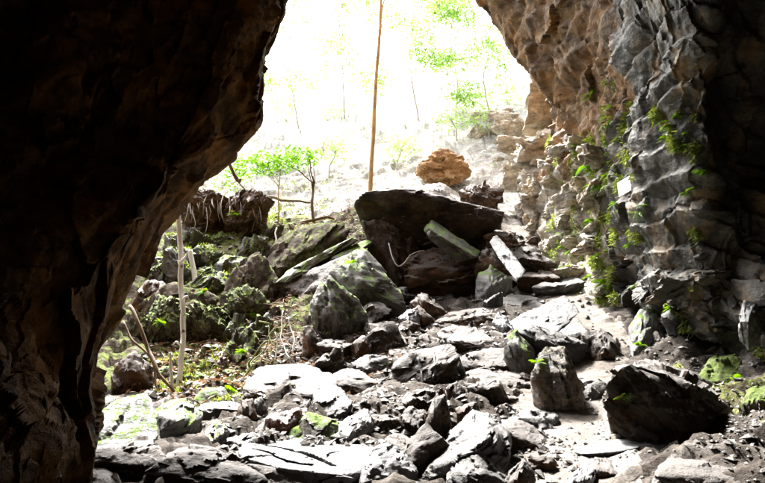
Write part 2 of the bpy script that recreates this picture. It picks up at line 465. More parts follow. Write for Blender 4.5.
def axis(segs):
    out = []
    for a, b, n in segs: out.append(np.linspace(a, b, n, endpoint=False))
    return np.concatenate(out + [np.array([segs[-1][1]])])
gx = axis([(-70, -12, 24), (-12, -5.5, 50), (-5.5, 5.5, 250), (5.5, 14, 50), (14, 70, 22)])
gy = axis([(-9, 4.5, 24), (4.5, 13, 190), (13, 24, 150), (24, 40, 50), (40, 95, 24)])
XX, YY = np.meshgrid(gx, gy, indexing='ij')
xy = np.stack([XX.ravel(), YY.ravel()], 1)
zz = gz0(xy)
p3 = np.stack([xy[:, 0], xy[:, 1], zz], 1)
# roughness: little on the trodden path, much in the rubble and the hollow
def pathmask(p):
    path = np.array([P(560, 483, 5.7)[:2], P(575, 425, 7.1)[:2], P(560, 390, 8.2)[:2], P(590, 345, 10)[:2], P(545, 285, 13.5)[:2], P(515, 235, 17)[:2]])
    dmin = np.full(len(p), 9.0)
    for a, b in zip(path[:-1], path[1:]):
        ab = b - a
        t = np.clip(((p[:, :2] - a) @ ab) / (ab @ ab), 0, 1)
        dmin = np.minimum(dmin, np.linalg.norm(p[:, :2] - a - t[:, None] * ab, axis=1))
    return np.clip((dmin - 0.25) / 0.6, 0.12, 1)
pm = pathmask(p3)
rr = 0.22 * (facetc(p3 * 1.6, 0.7) - 0.02) + 0.12 * facets(p3 * 2.3 + fbm(p3 * 2, 3)[:, None] * 0.5) + 0.07 * facets(p3 * 5 + 3) + 0.10 * fbm(p3 * 1.3, 4) + 0.03 * fbm(p3 * 8, 3)
farw = np.clip((YY.ravel() - 13) / 6, 0, 1)
rr = rr * pm + farw * (0.25 * fbm(p3 * 0.8 + 5, 4))
p3[:, 2] += rr
ground = mesh_obj('ground', p3, grid_faces(len(gx), len(gy))[:, ::-1], M['ground'])
tag(ground, 'dusty grey earth floor rising from the cave up to the daylight', kind='structure')
ground.data.materials.append(M['hollow'])
# the wet hollow on the left is mossy soil
fc = p3[grid_faces(len(gx), len(gy))].mean(1)
lim = P(262, 330, 12)[0]
hol = ((fc[:, 0] < -1.45 - 0.02 * fc[:, 1] + 0.5 * fbm(fc * 0.9, 3)) & (fc[:, 1] > 9.3) & (fc[:, 1] < 21)) | ((fc[:, 0] > 3.4) & (fc[:, 1] < 9) & (fbm(fc * 1.3, 3) > 0.12)) | ((fc[:, 1] > 22) & (fbm(fc * 0.7, 3) > 0.18))
ground.data.materials.append(M['path']); ground.data.materials.append(M['bank'])
mi = hol.astype(np.int32)
fpm = pathmask(fc) + 0.35 * fbm(fc * 2.5, 3)
mi[(fc[:, 0] < 0) & (fc[:, 1] > 8.5) & (((fc[:, 1] < 12.9 + 0.8 * fbm(fc, 2)) & (mi == 1)) | ((fc[:, 0] < -4.6 + 0.6 * fbm(fc * 0.9, 2)) & (fc[:, 1] < 19)))] = 3
mi[(fpm < 0.62) & (fc[:, 1] < 20)] = 2
bk = (fc[:, 0] < -0.25 + 0.5 * fbm(fc * 0.9 + 4, 3)) & (fc[:, 1] > 11.2 + 0.8 * fbm(fc * 0.8, 2)) & (fc[:, 1] < 18.2 + fbm(fc, 2)) & (mi == 0)
mi[bk] = 3
ground.data.materials.append(M['daylit_litter'])
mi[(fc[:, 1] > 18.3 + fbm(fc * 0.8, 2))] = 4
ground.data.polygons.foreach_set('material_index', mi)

# ------------------------------------------------------------------ the cave shell: a net of points, mouth curve in the third column
def row(py, cols, side, back):
    pts = [P(px, py, D) for px, D in cols]
    return pts, np.array(side, float), np.array(back, float)
LEFT = [
    row(600, [(62, 5.8), (45, 5.3), (10, 4.6), (-40, 4.0), (-90, 3.6), (-200, 3.0)], (-3.2, -0.5, -2), (-2.5, -5, -2)),
    row(470, [(86, 6.0), (66, 5.6), (30, 5.0), (-20, 4.2), (-80, 3.7), (-200, 3.1)], (-3.2, -0.5, 0), (-2.5, -5, 0)),
    row(400, [(92, 6.8), (78, 6.3), (40, 5.5), (-15, 4.5), (-80, 3.8), (-200, 3.2)], (-3.3, -0.5, 0.8), (-2.5, -5.2, 0.8)),
    row(340, [(110, 7.3), (88, 6.8), (45, 5.9), (-12, 4.7), (-80, 3.9), (-200, 3.2)], (-3.4, -0.5, 1.4), (-2.5, -5.4, 1.4)),
    row(285, [(139, 7.8), (115, 7.2), (60, 6.2), (-8, 4.9), (-80, 4.0), (-200, 3.3)], (-3.4, -0.5, 1.9), (-2.5, -5.5, 1.8)),
    row(220, [(172, 8.2), (146, 7.6), (82, 6.5), (0, 5.1), (-75, 4.2), (-200, 3.4)], (-3.4, -0.5, 2.4), (-2.5, -5.5, 2.2)),
    row(172, [(202, 8.6), (176, 8.0), (102, 6.8), (6, 5.2), (-70, 4.3), (-200, 3.5)], (-3.4, -0.5, 2.9), (-2.4, -5.5, 2.6)),
    row(130, [(260, 9.0), (205, 8.2), (122, 7.0), (12, 5.3), (-70, 4.4), (-200, 3.5)], (-3.3, -0.5, 3.3), (-2.3, -5.5, 3.0)),
    row(60, [(275, 9.4), (228, 8.4), (142, 7.1), (20, 5.4), (-70, 4.4), (-200, 3.6)], (-3.2, -0.5, 3.8), (-2.2, -5.5, 3.3)),
    row(0, [(297, 9.4), (242, 8.5), (152, 7.1), (25, 5.4), (-70, 4.4), (-200, 3.6)], (-3.1, -0.5, 4.2), (-2.0, -5.5, 3.6)),
    row(-70, [(310, 9.2), (268, 8.2), (165, 7.0), (35, 5.4), (-60, 4.4), (-190, 3.6)], (-2.8, -0.5, 5.0), (-1.6, -5.5, 4.0)),
    row(-125, [(340, 8.9), (295, 7.9), (200, 6.8), (80, 5.4), (-20, 4.4), (-130, 3.6)], (-2.0, -0.5, 5.8), (-1.0, -5.5, 4.4)),
]
APEX = [row(-150, [(390, 12.6), (400, 10.6), (410, 8.6), (420, 6.6), (430, 5.0), (430, 3.6)], (0.2, -0.5, 6.2), (0.1, -5.5, 4.6))]
RIGHT = [
    row(-128, [(430, 13.9), (505, 11.4), (590, 9.4), (690, 7.6), (790, 6.8), (920, 5.8)], (6.4, 0.5, 5.8), (1.0, -5.5, 4.4)),
    row(-62, [(460, 14.2), (545, 11.8), (625, 9.6), (708, 7.8), (760, 7.4), (940, 6.4)], (6.4, 0.5, 5.0), (1.6, -5.5, 4.0)),
    row(0, [(484, 14.2), (560, 11.7), (640, 8.8), (712, 7.6), (750, 7.8), (960, 6.8)], (6.4, 0.5, 4.2), (2.0, -5.5, 3.6)),
    row(60, [(519, 14.2), (582, 11.7), (640, 9.0), (705, 7.8), (748, 8.2), (960, 7.0)], (6.4, 0.5, 3.8), (2.2, -5.5, 3.3)),
    row(105, [(548, 14.2), (597, 11.7), (642, 9.3), (700, 8.0), (745, 8.5), (960, 7.1)], (6.4, 0.5, 3.3), (2.3, -5.5, 3.0)),
    row(150, [(543, 15.2), (590, 12.0), (628, 10.0), (704, 8.2), (745, 8.7), (960, 7.1)], (6.4, 0.5, 2.9), (2.4, -5.5, 2.6)),
    row(200, [(522, 17.0), (574, 13.4), (617, 10.6), (700, 8.5), (745, 8.6), (960, 7.1)], (6.4, 0.5, 2.4), (2.5, -5.5, 2.2)),
    row(250, [(535, 16.0), (580, 13.2), (620, 10.7), (692, 8.8), (745, 8.4), (960, 7.0)], (6.4, 0.5, 1.9), (2.5, -5.5, 1.8)),
    row(290, [(563, 13.2), (602, 11.7), (634, 10.5), (690, 8.9), (745, 8.1), (960, 6.8)], (6.4, 0.5, 1.4), (2.5, -5.4, 1.4)),
    row(335, [(605, 11.8), (640, 10.7), (672, 9.9), (712, 8.8), (765, 7.8), (960, 6.6)], (6.4, 0.5, 0.8), (2.5, -5.2, 0.8)),
    row(400, [(650, 11.0), (690, 10.2), (730, 9.3), (770, 8.4), (810, 7.5), (980, 6.2)], (6.4, 0.5, 0), (2.5, -5, 0)),
    row(520, [(650, 11.0), (700, 10.2), (740, 9.3), (780, 8.4), (830, 7.5), (980, 6.2)], (6.4, 0.5, -2), (2.5, -5, -2)),
]
for k, (pts, side, back) in enumerate(LEFT):       # the left wall turns its broad side to the cave, away from the light
    py_ = [600, 470, 400, 340, 285, 220, 172, 130, 60, 0, -130, -230][k]
    De = pts[0][1] * (0.82, 0.82, 0.82, 0.82, 0.82, 0.82, 0.84, 0.87, 0.90, 0.94, 1.05, 1.24)[k]
    for i in range(len(pts)):
        pts[i] = CAMPOS + (pts[i] - CAMPOS) * ((De - (0, 1.1, 1.6, 2.2, 2.6, 2.9)[i] * De / 7.0) / pts[i][1])
    side[0] = -5.0 + 0.25 * max(0, k - 8)
rows = []
allr = LEFT + APEX + RIGHT
nL, nA, nR = len(LEFT), 1, len(RIGHT)
for k, (pts, side, back) in enumerate(allr):
    e = pts[0]
    a = (k / (nL)) if k <= nL else 1 - (k - nL) / nR          # 0 at the feet, 1 at the crown
    sg = -1 if k < nL else (1 if k > nL else 0)
    up = a ** 2
    o1 = e + np.array((sg * 1.3 * (1 - up) + sg * 0.2, 1.1 * (1 - up) + 0.15, 1.4 * up + 0.15))
    o2 = e + np.array((sg * 9.0 * (1 - up * 0.7), 3.5 * (1 - up) - 1.0 * up, 7 * up + 2.5))
    end = np.array((0, -7.5, 1.8)) + 0.25 * (back - np.array((0, -5.5, 1.8)))
    rows.append([o2, o1] + pts + [side, back, end])
NET = np.array(rows)                     # rows x cols x 3
def cr_interp(A, ax, samples):
    A = np.moveaxis(A, ax, 0)
    m = A.shape[0]
    ext = np.concatenate([(2 * A[:1] - A[1:2]), A, (2 * A[-1:] - A[-2:-1])])
    t = np.concatenate([i + np.linspace(0, 1, n, endpoint=False) for i, n in enumerate(samples)] + [np.array([m - 1.0])])
    i = np.minimum(t.astype(int), m - 2)
    u = (t - i).reshape(-1, *([1] * (A.ndim - 1)))
    p0, p1, p2, p3_ = ext[i], ext[i + 1], ext[i + 2], ext[i + 3]
    tau = 0.42
    o = p1 + tau * (p2 - p0) * u + (2 * tau * p0 + (tau - 3) * p1 + (3 - 2 * tau) * p2 - tau * p3_) * u ** 2 + (-tau * p0 + (2 - tau) * p1 + (tau - 2) * p2 + tau * p3_) * u ** 3
    return np.moveaxis(o, 0, ax)
srow = [26] * (nL - 3) + [20, 12, 10] + [10, 12] + [20] + [34] * (nR - 4) + [16]
srow = srow[:len(allr) - 1]
while len(srow) < len(allr) - 1: srow.append(16)
scol = [10, 26, 56, 70, 76, 56, 30, 18, 10, 6]
S = cr_interp(cr_interp(NET, 0, srow), 1, scol)
nu, nv = S.shape[:2]
du = np.gradient(S, axis=0); dv = np.gradient(S, axis=1)
nrm = np.cross(du, dv).reshape(-1, 3)
nrm /= np.linalg.norm(nrm, axis=1)[:, None] + 1e-9
sp_ = S.reshape(-1, 3)
# normals look into the cave at the crown
ctr = np.array((0, 4.0, 2.5))
mid = (nu // 2) * nv + nv // 2
if (nrm[mid] * (ctr - sp_[mid])).sum() < 0: nrm = -nrm
right_w = np.clip((sp_[:, 0] - 0.5) / 1.5, 0, 1)
warp = np.stack([fbm(sp_ * 1.1, 3), fbm(sp_ * 1.1 + 20, 3), fbm(sp_ * 1.1 + 40, 3)], 1) * 0.5
def frame(zax, stretch):
    z = np.array(zax, float); z /= np.linalg.norm(z)
    x = np.cross(z, (0.3, 1, 0.1)); x /= np.linalg.norm(x)
    y = np.cross(z, x)
    return np.stack([x, y, z / stretch])
qL = sp_ @ frame((0.18, 0.46, 0.87), 2.6).T
qR = sp_ @ frame((0.3, 0.15, 0.94), 3.3).T
def beds(p, nrm_, fr, wseed):
    """ledges of tilted rock beds: each bed juts out a little more towards its top, then breaks back"""
    n_ = np.array(nrm_, float); n_ /= np.linalg.norm(n_)
    t = p @ n_ * fr + 0.9 * fbm(p * 0.7 + wseed, 3) + 0.12 * fbm(p * 5 + wseed, 2)
    h = np.floor(t).astype(int)
    u = t - np.floor(t)
    return (_r1[h & 255, 0] - 0.5) * 0.9 + np.minimum(u * 1.15, (1 - u) * 7)
mL = 0.5 + 0.5 * np.clip(fbm(sp_ * 0.8 + 3, 2) * 3, -1, 1)
mR = 0.5 + 0.5 * np.clip(fbm(sp_ * 0.8 + 13, 2) * 3, -1, 1)
dL = 0.35 * fbm(sp_ * 0.5, 3) + 0.40 * facetc(qL * 0.75 + warp * 0.5) + 0.16 * facetc(qL * 1.9 + warp * 0.6 + 7) + 0.07 * mL * beds(sp_, (0.8, 0.2, -0.55), 1.2, 2) + 0.02 * beds(sp_, (0.75, 0.3, -0.6), 3.5, 5) + 0.13 * facets(qL * 1.4 + warp + 23) + 0.08 * facets(qL * 3.0 + warp + 3) + 0.02 * facets(qL * 9 + warp) + 0.02 * fbm(sp_ * 7, 3)
dR = 0.25 * fbm(sp_ * 0.6 + 9, 3) + 0.42 * facetc(qR * 0.7 + warp * 0.6, 0.9) + 0.12 * facetc(qR * 1.7 + warp * 0.8 + 7, 0.9) + 0.17 * mR * beds(sp_, (0.75, 0.1, 0.6), 1.5, 2) + 0.07 * beds(sp_, (0.6, 0.15, 0.75), 3.3, 5) + 0.08 * facets(qR * 1.6 + warp + 13) + 0.04 * facets(qR * 5 + warp + 3) + 0.025 * ridged(sp_ * 5, 3)
dL = dL - dL.mean() - 0.10; dR = dR - dR.mean() - 0.08
disp = dL * (1 - right_w) + dR * right_w
sp_ = sp_ + nrm * disp[:, None]
S = sp_.reshape(nu, nv, 3)
cut1 = sum(srow[:nL - 2]); cut2 = sum(srow[:nL + 1])
def shell(name, a, b, mat, label):
    sub = S[a:b + 1].reshape(-1, 3)
    f = grid_faces(b + 1 - a, nv)
    o = mesh_obj(name, sub, f, mat, sharp=48)
    tag(o, label, kind='structure')
    return o
wl = shell('cave_wall_left', 0, cut1, M['wall_left'], 'dark brown overhanging rock wall on the left of the cave mouth')
rf = shell('cave_roof', cut1, cut2, M['roof'], 'dark rock arch over the cave mouth')
wr = shell('cave_wall_right', cut2, nu - 1, M['wall_right'], 'rugged grey mossy rock wall on the right of the cave mouth')
wr.data.materials.append(M['wall_brown'])
fw = S[cut2:].reshape(-1, 3)[grid_faces(nu - cut2, nv)].mean(1)
brn = (fw[:, 2] + 0.9 * fbm(fw * 0.9, 3) > 4.3) & (fw[:, 1] + 1.6 * fbm(fw * 0.7 + 8, 3) > 10.0)      # iron-stained upper lip
wr.data.materials.append(M['wall_lit'])
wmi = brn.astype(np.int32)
wmi[(~brn) & (fw[:, 1] + 1.2 * fbm(fw * 0.8 + 3, 3) > 11.6)] = 2       # paler wall copy outside the lip, daylight put into its colour
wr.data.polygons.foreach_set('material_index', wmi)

# ------------------------------------------------------------------ rocks
_dirs = {}
def cube_dirs(n):
    if n in _dirs: return _dirs[n]
    me = bmesh.new()
    bmesh.ops.create_cube(me, size=2)
    bmesh.ops.subdivide_edges(me, edges=me.edges[:], cuts=n - 1, use_grid_fill=True)
    v = np.array([x.co[:] for x in me.verts])
    me.verts.index_update()
    f = [[x.index for x in q.verts] for q in me.faces]
    me.free()
    _dirs[n] = (v, f)
    return _dirs[n]
def hull_planes(pts):
    bm = bmesh.new()
    vs_ = [bm.verts.new(tuple(p)) for p in pts]
    bmesh.ops.convex_hull(bm, input=vs_)
    c = pts.mean(0)
    bm.normal_update()
    out = []
    for f in bm.faces:
        if f.calc_area() < 1e-6: continue
        n = np.array(f.normal[:]); q = np.array(f.verts[0].co[:])
        d = n @ (q - c)
        if d < 0: n, d = -n, -d
        for m, e in out:
            if m @ n > 0.985 and abs(e - d) < 0.05: break
        else: out.append((n, max(d, 0.02)))
    bm.free()
    return c, np.array([o[0] for o in out]), np.array([o[1] for o in out])
def rock_mesh(pts, n=16, rough=1.0, seed=0, strata=None, p=34, cracks=()):
    pts = np.asarray(pts, float)
    c, pn, pd = hull_planes(pts)
    ev, ax = np.linalg.eigh(np.cov((pts - c).T))
    q = (pts - c) @ ax
    half = np.maximum((q.max(0) - q.min(0)) / 2, 0.04)
    n = int(n * 1.25)
    v, f = cube_dirs(n)
    vv = v / np.linalg.norm(v, axis=1)[:, None] * 0.35 + v * 0.65
    d = (vv * half) @ ax.T
    d /= np.linalg.norm(d, axis=1)[:, None]
    k = (d @ pn.T) / pd[None, :]
    k = np.maximum(k, 1e-6)
    kk = (k ** p).sum(1) ** (1 / p)
    pos = d / kk[:, None]
    size = float(np.sort(half)[1])
    s = 1.0 / max(size, 0.08)
    w = pos + seed * 3.7
    a = min(size, 0.6) * rough
    if strata is not None: st = np.asarray(strata, float)
    else: st = ax[:, 0]
    lay = (pos @ st)[:, None] * st[None, :]
    an = (w + lay * 1.4)
    dis = 0.07 * a * (facetc(an * s * 1.0 + 0.4 * fbm(w * s, 2)[:, None], 0.7) - 0.05) + 0.11 * a * facets(an * s * 1.3 + 0.25 * fbm(w * s * 2, 2)[:, None]) + 0.045 * a * facets(an * s * 3.0) + 0.018 * a * facets(an * s * 7.5) + 0.03 * a * fbm(w * s * 1.2, 3) + 0.03 * a * fbm(w * s * 6, 3)
    pos = pos + d * dis[:, None]
    for ca, cb in cracks:          # a split in the stone: a groove along the plane through both points
        t = cb - ca; t /= np.linalg.norm(t)
        nn = np.cross(t, (0.0, -0.35, 1.0)); nn /= np.linalg.norm(nn)
        rel = pos + c - ca
        wob = 0.03 * fbm(pos * 5, 3)
        along = (rel @ t) / np.linalg.norm(cb - ca)
        g = np.exp(-(((rel @ nn) + wob) / 0.017) ** 2) * (along > -0.08) * (along < 1.05)
        pos = pos - d * (0.075 * g)[:, None]
    return c, pos, f
ROCKS = []
RV = {}
def R(name, label, outline, mat='grey', lean=0.5, inner=(), thick=None, D=None, dD=0.0, n=16, rough=1.1, sink=0.25, group=None, base=None, strata=None, cat='rock', parent=None, p=34, cracks=(), grow=1.13):
    ys = [q[1] for q in outline]
    bot = max(ys); top = min(ys)
    if D is None:
        bx = base if base else [q for q in outline if q[1] == bot][0]
        D = ground_hit(bx[0], bx[1]) + dD
    pts = []
    wpx = max(q[0] for q in outline) - min(q[0] for q in outline)
    hpx = bot - top
    if thick is None: thick = 0.75 * max(wpx, hpx) / F * D
    flat = sum(len(q) > 2 for q in outline) > len(outline) * 0.6
    inner = list(inner)
    if not flat and not inner:                    # belly of the rock, towards the viewer
        r_ = np.random.default_rng(len(ROCKS) + 500)
        ox = np.array([q[:2] for q in outline], float)
        cm = ox.mean(0)
        sz = min(wpx, hpx) / F * D
        for _ in range(2):
            t_ = cm + (ox[r_.integers(len(ox))] - cm) * r_.uniform(0.15, 0.6)
            inner.append((t_[0], t_[1], lean * (bot - t_[1]) / F * D - sz * r_.uniform(0.22, 0.5)))
    for q in list(outline) + inner:
        dd = q[2] if len(q) > 2 else lean * (bot - q[1]) / F * D
        pts.append(P(q[0], q[1], D + dd))
    pts = np.array(pts)
    c = pts.mean(0)
    pts = c + (pts - c) * grow
    vd = np.array((c[0], c[1], 0)); vd /= np.linalg.norm(vd)
    back = c + (pts - c) * 0.78 + vd * thick
    back[:, 2] = np.minimum(back[:, 2], pts[:, 2].max() - 0.02) 
    low = pts[pts[:, 2] < np.median(pts[:, 2]) + 1e-6].copy()
    low[:, 2] -= sink; low[:, :2] += vd[:2] * 0.12
    allp = np.vstack([pts, back, low])
    if cracks: cr = [(P(*a_) , P(*b_)) for a_, b_ in cracks]
    else: cr = ()
    cc, pos, f = rock_mesh(allp, n=n, rough=rough, seed=len(ROCKS) * 1.37, strata=strata, p=p, cracks=cr)
    o = mesh_obj(name, pos, f, M[mat], parent, sharp=32)
    o.location = tuple(cc)
    if not parent: tag(o, label, cat, group)
    ROCKS.append((o, cc, float(np.abs(pos).max())))
    RV[o.name] = pos + cc
    return o

exec_rocks = True
# --- foreground, left
R('boulder', 'pale boulder streaked with bright green moss at the foot of the left cave wall', [(99, 416), (118, 403), (144, 398), (151, 410), (152, 438), (144, 447), (118, 452), (91, 459), (95, 440)], 'palemossy', lean=1.05, n=30, inner=[(125, 430, 0.3)], rough=0.7)
R('stone', 'small dark stone with moss resting against the left cave wall', [(93, 413), (98, 403), (110, 397), (115, 401), (105, 410)], 'mossy', D=7.6, n=10)
R('boulder', 'boulder with pale mossy top and dark side at the foot of the white trunk', [(152, 440), (155, 413, 0.25), (168, 404, 0.5), (184, 401, 0.5), (198, 414, 0.3), (196, 421, 0.15), (165, 440)], 'palemossy', inner=[(178, 420, -0.15)], n=26)
R('flat_rock', 'flat dark slab with pale dusty top behind the triangular mossy stone', [(198, 409), (214, 404, 0.5), (238, 405, 0.5), (240, 411), (236, 418), (202, 418)], 'grey', n=16)
R('stone', 'triangular pale stone with bright moss beside the flat dusty slab', [(197, 443), (216, 422), (229, 431), (221, 449), (206, 447)], 'palemossy', lean=0.7, n=18)
R('flat_rock', 'bright pale slab lying on a dark slab edge near the mossy boulder', [(152, 447, 0.2), (178, 436, 0.7), (199, 442, 0.7), (223, 455, 0.4), (221, 461, 0.0), (182, 454, 0.0), (159, 461, 0.0)], 'pale', thick=0.5, dD=0.15, n=24)
R('flat_rock', 'broad dark grey layered slab in front of the bright pale slab', [(150, 476, 0), (160, 465, 0.1), (182, 457, 0.2), (208, 459, 0.2), (240, 470, 0.15), (262, 480, 0.05), (262, 505, 0.1), (145, 505, 0.1)], 'dark', D=5.5, thick=0.6, n=26)
R('boulder', 'black-faced block in the shade below the moss-streaked boulder', [(84, 462, 0), (91, 457, 0.1), (155, 448, 0.12), (160, 459, 0.0), (155, 482, 0.1), (93, 488, 0.1)], 'dark', D=5.9, thick=0.5, n=22)
R('flat_rock', 'grey slab with layered edge below the black-faced block', [(60, 482, 0.2), (84, 476, 0.3), (108, 481, 0.2), (120, 500, 0), (60, 506, 0)], 'dark', D=5.3, thick=0.6, n=18)
R('stone', 'dark stone wedged in a row between the layered slab and the cracked white slab', [(228, 441), (246, 435, 0.25), (250, 446, 0), (236, 452, 0)], 'grey', n=12)
# --- foreground, middle
J = R('flat_rock', 'long white slab split by dark cracks, lowest of the slope', [(247, 452, 0.1), (253, 444, 0.6), (281, 441, 0.9), (330, 443, 0.9), (370, 449, 0.55), (364, 458, 0.2), (342, 475, -0.1), (305, 471, -0.1), (272, 466, 0.0), (249, 458, 0.0), (357, 473, 0), (340, 486, 0), (285, 482, 0), (250, 470, 0.1)], 'pale', D=5.9, thick=0.5, n=64, rough=0.55, cracks=[((256, 445, 6.4), (332, 470, 5.9)), ((252, 452, 6.1), (285, 467, 5.9)), ((285, 466, 5.9), (312, 471, 5.85))])
R('flat_rock', 'thin dark slab sticking out under the cracked white slab', [(222, 462, 0.2), (250, 463, 0.3), (300, 482, 0.1), (300, 495, 0), (240, 490, 0)], 'dark', D=5.6, thick=0.6, n=18)
R('stone', 'cracked grey stone with a hint of moss behind the white slab', [(290, 431), (309, 416), (334, 423), (335, 435), (330, 445), (305, 444), (291, 441)], 'mossy', lean=0.9, n=20)
R('flat_rock', 'tilted grey slab leaning beside the cracked mossy stone', [(336, 436), (343, 423), (366, 412), (373, 425), (366, 436), (349, 446), (337, 446)], 'pale', lean=1.0, n=20)
R('stone', 'reddish brown block above the cracked mossy stone', [(267, 419), (298, 411), (301, 419), (293, 434), (268, 432)], 'red', lean=0.2, n=16)
R('stone', 'narrow upright brown stone left of the reddish block', [(238, 410), (243, 402), (252, 401), (256, 418), (247, 428), (239, 424)], 'brown', lean=0.3, n=12)
R('stone', 'pale-edged upright stone touching the reddish block', [(254, 402), (262, 398), (267, 410), (265, 422), (257, 420)], 'grey', lean=0.3, n=12)
R('stone', 'dark rounded stone at the far tip of the white slab', [(249, 436), (264, 424), (269, 432), (264, 441), (251, 445)], 'dark', lean=0.4, n=12)
R('boulder', 'white rounded boulder beside the cracked white slab', [(360, 492), (365, 466), (375, 455), (390, 450), (399, 453), (411, 468), (414, 492)], 'pale', lean=0.9, D=5.7, n=26)
R('stone', 'three-cornered rock with pale top and black underside', [(315, 400, 0.3), (320, 389, 0.6), (332, 384, 0.7), (349, 403, 0.1), (345, 409, 0), (332, 420, 0.05), (317, 417, 0.05)], 'grey', n=20)
R('flat_rock', 'thin tilted slab with brown underside above the three-cornered rock', [(360, 398), (372, 389, 0.3), (388, 383, 0.5), (391, 392), (375, 401)], 'brown', n=14)
R('boulder', 'big dark grey boulder with ridged bluish top in the middle of the slope foot', [(422, 486), (429, 466), (450, 441, 0.45), (465, 426, 0.7), (482, 418, 0.75), (496, 423, 0.6), (506, 435, 0.3), (508, 452, 0.1), (500, 464, 0)], 'grey', inner=[(488, 436, -0.15), (462, 455, -0.25)], D=5.9, n=30, p=26)
R('stone', 'smooth pale rock in front of the big ridged boulder', [(449, 468), (472, 456, 0.4), (491, 465, 0.4), (510, 486, 0.1), (500, 500), (452, 500)], 'grey', lean=0.8, D=5.35, n=22)
R('stone', 'small black pointed stone right of the smooth pale rock', [(506, 480), (525, 462), (533, 474), (532, 495), (508, 495)], 'dark', lean=0.3, D=5.4, n=14)
R('stone', 'dark square block with pale top edge beside the white rounded boulder', [(388, 442, 0.1), (397, 436, 0.4), (420, 446, 0.3), (419, 456, 0.05), (405, 463, 0), (390, 450, 0)], 'dark', n=16)
R('stone', 'dark rounded block beside the larger black block, left one of the pair', [(447, 389), (457, 383), (466, 393), (471, 405), (450, 406)], 'dark', lean=0.25, n=14)
R('boulder', 'larger black block with pale rim above the big ridged boulder', [(470, 389), (480, 385), (499, 384), (506, 399), (501, 409), (476, 407)], 'dark', lean=0.25, n=18)
R('stone', 'dark wedge stone between the black block and the big ridged boulder', [(457, 410), (476, 404), (484, 419), (461, 427)], 'brown', lean=0.2, n=14)
R('stone', 'small dark stone at the end of the pale flat slab', [(493, 411), (506, 404), (512, 410), (508, 417), (495, 418)], 'dark', lean=0.3, n=10)
R('flat_rock', 'thick slab with pale top and black front beneath the pale flat slab', [(500, 425, 0.2), (516, 420, 0.5), (541, 431, 0.4), (552, 446, 0.1), (539, 448, 0), (520, 441, 0), (505, 432, 0)], 'dark', n=20)
R('flat_rock', 'pale flat slab with a pointed end beside the dusty path', [(508, 411, 0.3), (520, 405, 0.6), (541, 402, 0.7), (563, 411, 0.3), (552, 419, 0), (520, 419, 0)], 'grey', D=7.3, thick=0.3, sink=0.05, n=20)
R('stone', 'grey support stone under the pointed end of the pale flat slab', [(520, 419), (556, 418), (562, 434), (552, 440), (530, 432)], 'grey', lean=0.1, D=7.1, thick=0.5, n=16)
R('boulder', 'dark jagged boulder standing left of the dark wedge stone', [(426, 420), (432, 405), (444, 398), (449, 415), (446, 440), (429, 446)], 'dark', lean=0.3, n=18)
R('stone', 'dark low stone buried in dust below the dark jagged boulder', [(398, 420), (410, 410), (424, 414), (424, 432), (404, 432)], 'dark', lean=0.5, n=14)
# --- foreground, right
R('boulder', 'upright stone with vertical stripes standing beside the dusty path', [(534, 378), (540, 358), (547, 352), (562, 351), (572, 368), (583, 395), (579, 412), (560, 411), (545, 400)], 'striped', lean=0.35, n=26, strata=(0.95, 0.2, 0.25))
R('flat_rock', 'flat dusty slab whose edge ends the trodden path', [(566, 446, 0.7), (590, 437, 1.0), (640, 436, 1.0), (655, 441, 0.6), (637, 447, 0.1), (616, 451, 0.0), (584, 453, 0.0), (620, 458, 0.1), (590, 459, 0.1)], 'pale', D=6.2, thick=0.4, sink=0.0, n=22, rough=0.5)
R('flat_rock', 'curved slab with bright rim under the black overhanging boulder', [(637, 448, 0.1), (660, 441, 0.4), (684, 431, 0.6), (692, 446, 0.2), (660, 458, 0)], 'grey', D=6.2, thick=0.4, n=18)
R('flat_rock', 'narrow pale slab with black front below the flat dusty slab', [(580, 462, 0.3), (603, 459, 0.4), (624, 468, 0.2), (619, 476, 0), (600, 470, 0), (618, 490, 0.05), (590, 490, 0.05)], 'dark', D=5.7, thick=0.4, n=18)
R('stone', 'pale tilted stone at the bottom beside the narrow black-fronted slab', [(568, 482), (584, 465, 0.4), (597, 463, 0.4), (594, 478, 0.1), (588, 495), (566, 495)], 'pale', lean=0.8, D=5.5, n=16)
R('stone', 'small flat stone tucked under the curved slab', [(622, 458, 0.2), (640, 455, 0.3), (650, 459, 0.1), (640, 465, 0), (624, 464, 0)], 'grey', D=6.0, thick=0.2, n=12)
R('boulder', 'rounded grey slab-topped rock below the black overhanging boulder', [(655, 492), (660, 474, 0.1), (672, 467, 0.35), (700, 466, 0.4), (730, 468, 0.3), (739, 478, 0.1), (742, 495)], 'dark', D=5.0, thick=0.6, n=24, rough=0.7)
R('boulder', 'black overhanging boulder with mossy left edge under the earth bank', [(611, 398), (617, 378), (640, 371), (665, 380), (692, 391), (722, 408), (732, 440), (690, 456), (650, 446), (620, 425)], 'dark', lean=-0.5, D=6.9, thick=1.7, n=34, rough=1.4)
R('boulder', 'pale rounded boulder half buried in the earth bank', [(630, 330), (640, 311), (654, 312), (662, 332), (655, 354), (633, 356)], 'palemossy', lean=0.8, D=9.3, n=20, rough=0.7)
R('boulder', 'dark boulder in a hollow right of the fallen white slabs', [(583, 336), (600, 331, 0.6), (616, 344, 0.4), (617, 366), (598, 380), (586, 370)], 'dark', lean=0.3, D=9.3, n=22)
R('stone', 'low stone at the lip of the hollow by the upright striped stone', [(578, 390), (590, 382), (604, 384), (606, 394), (588, 400)], 'grey', lean=1.0, n=12)
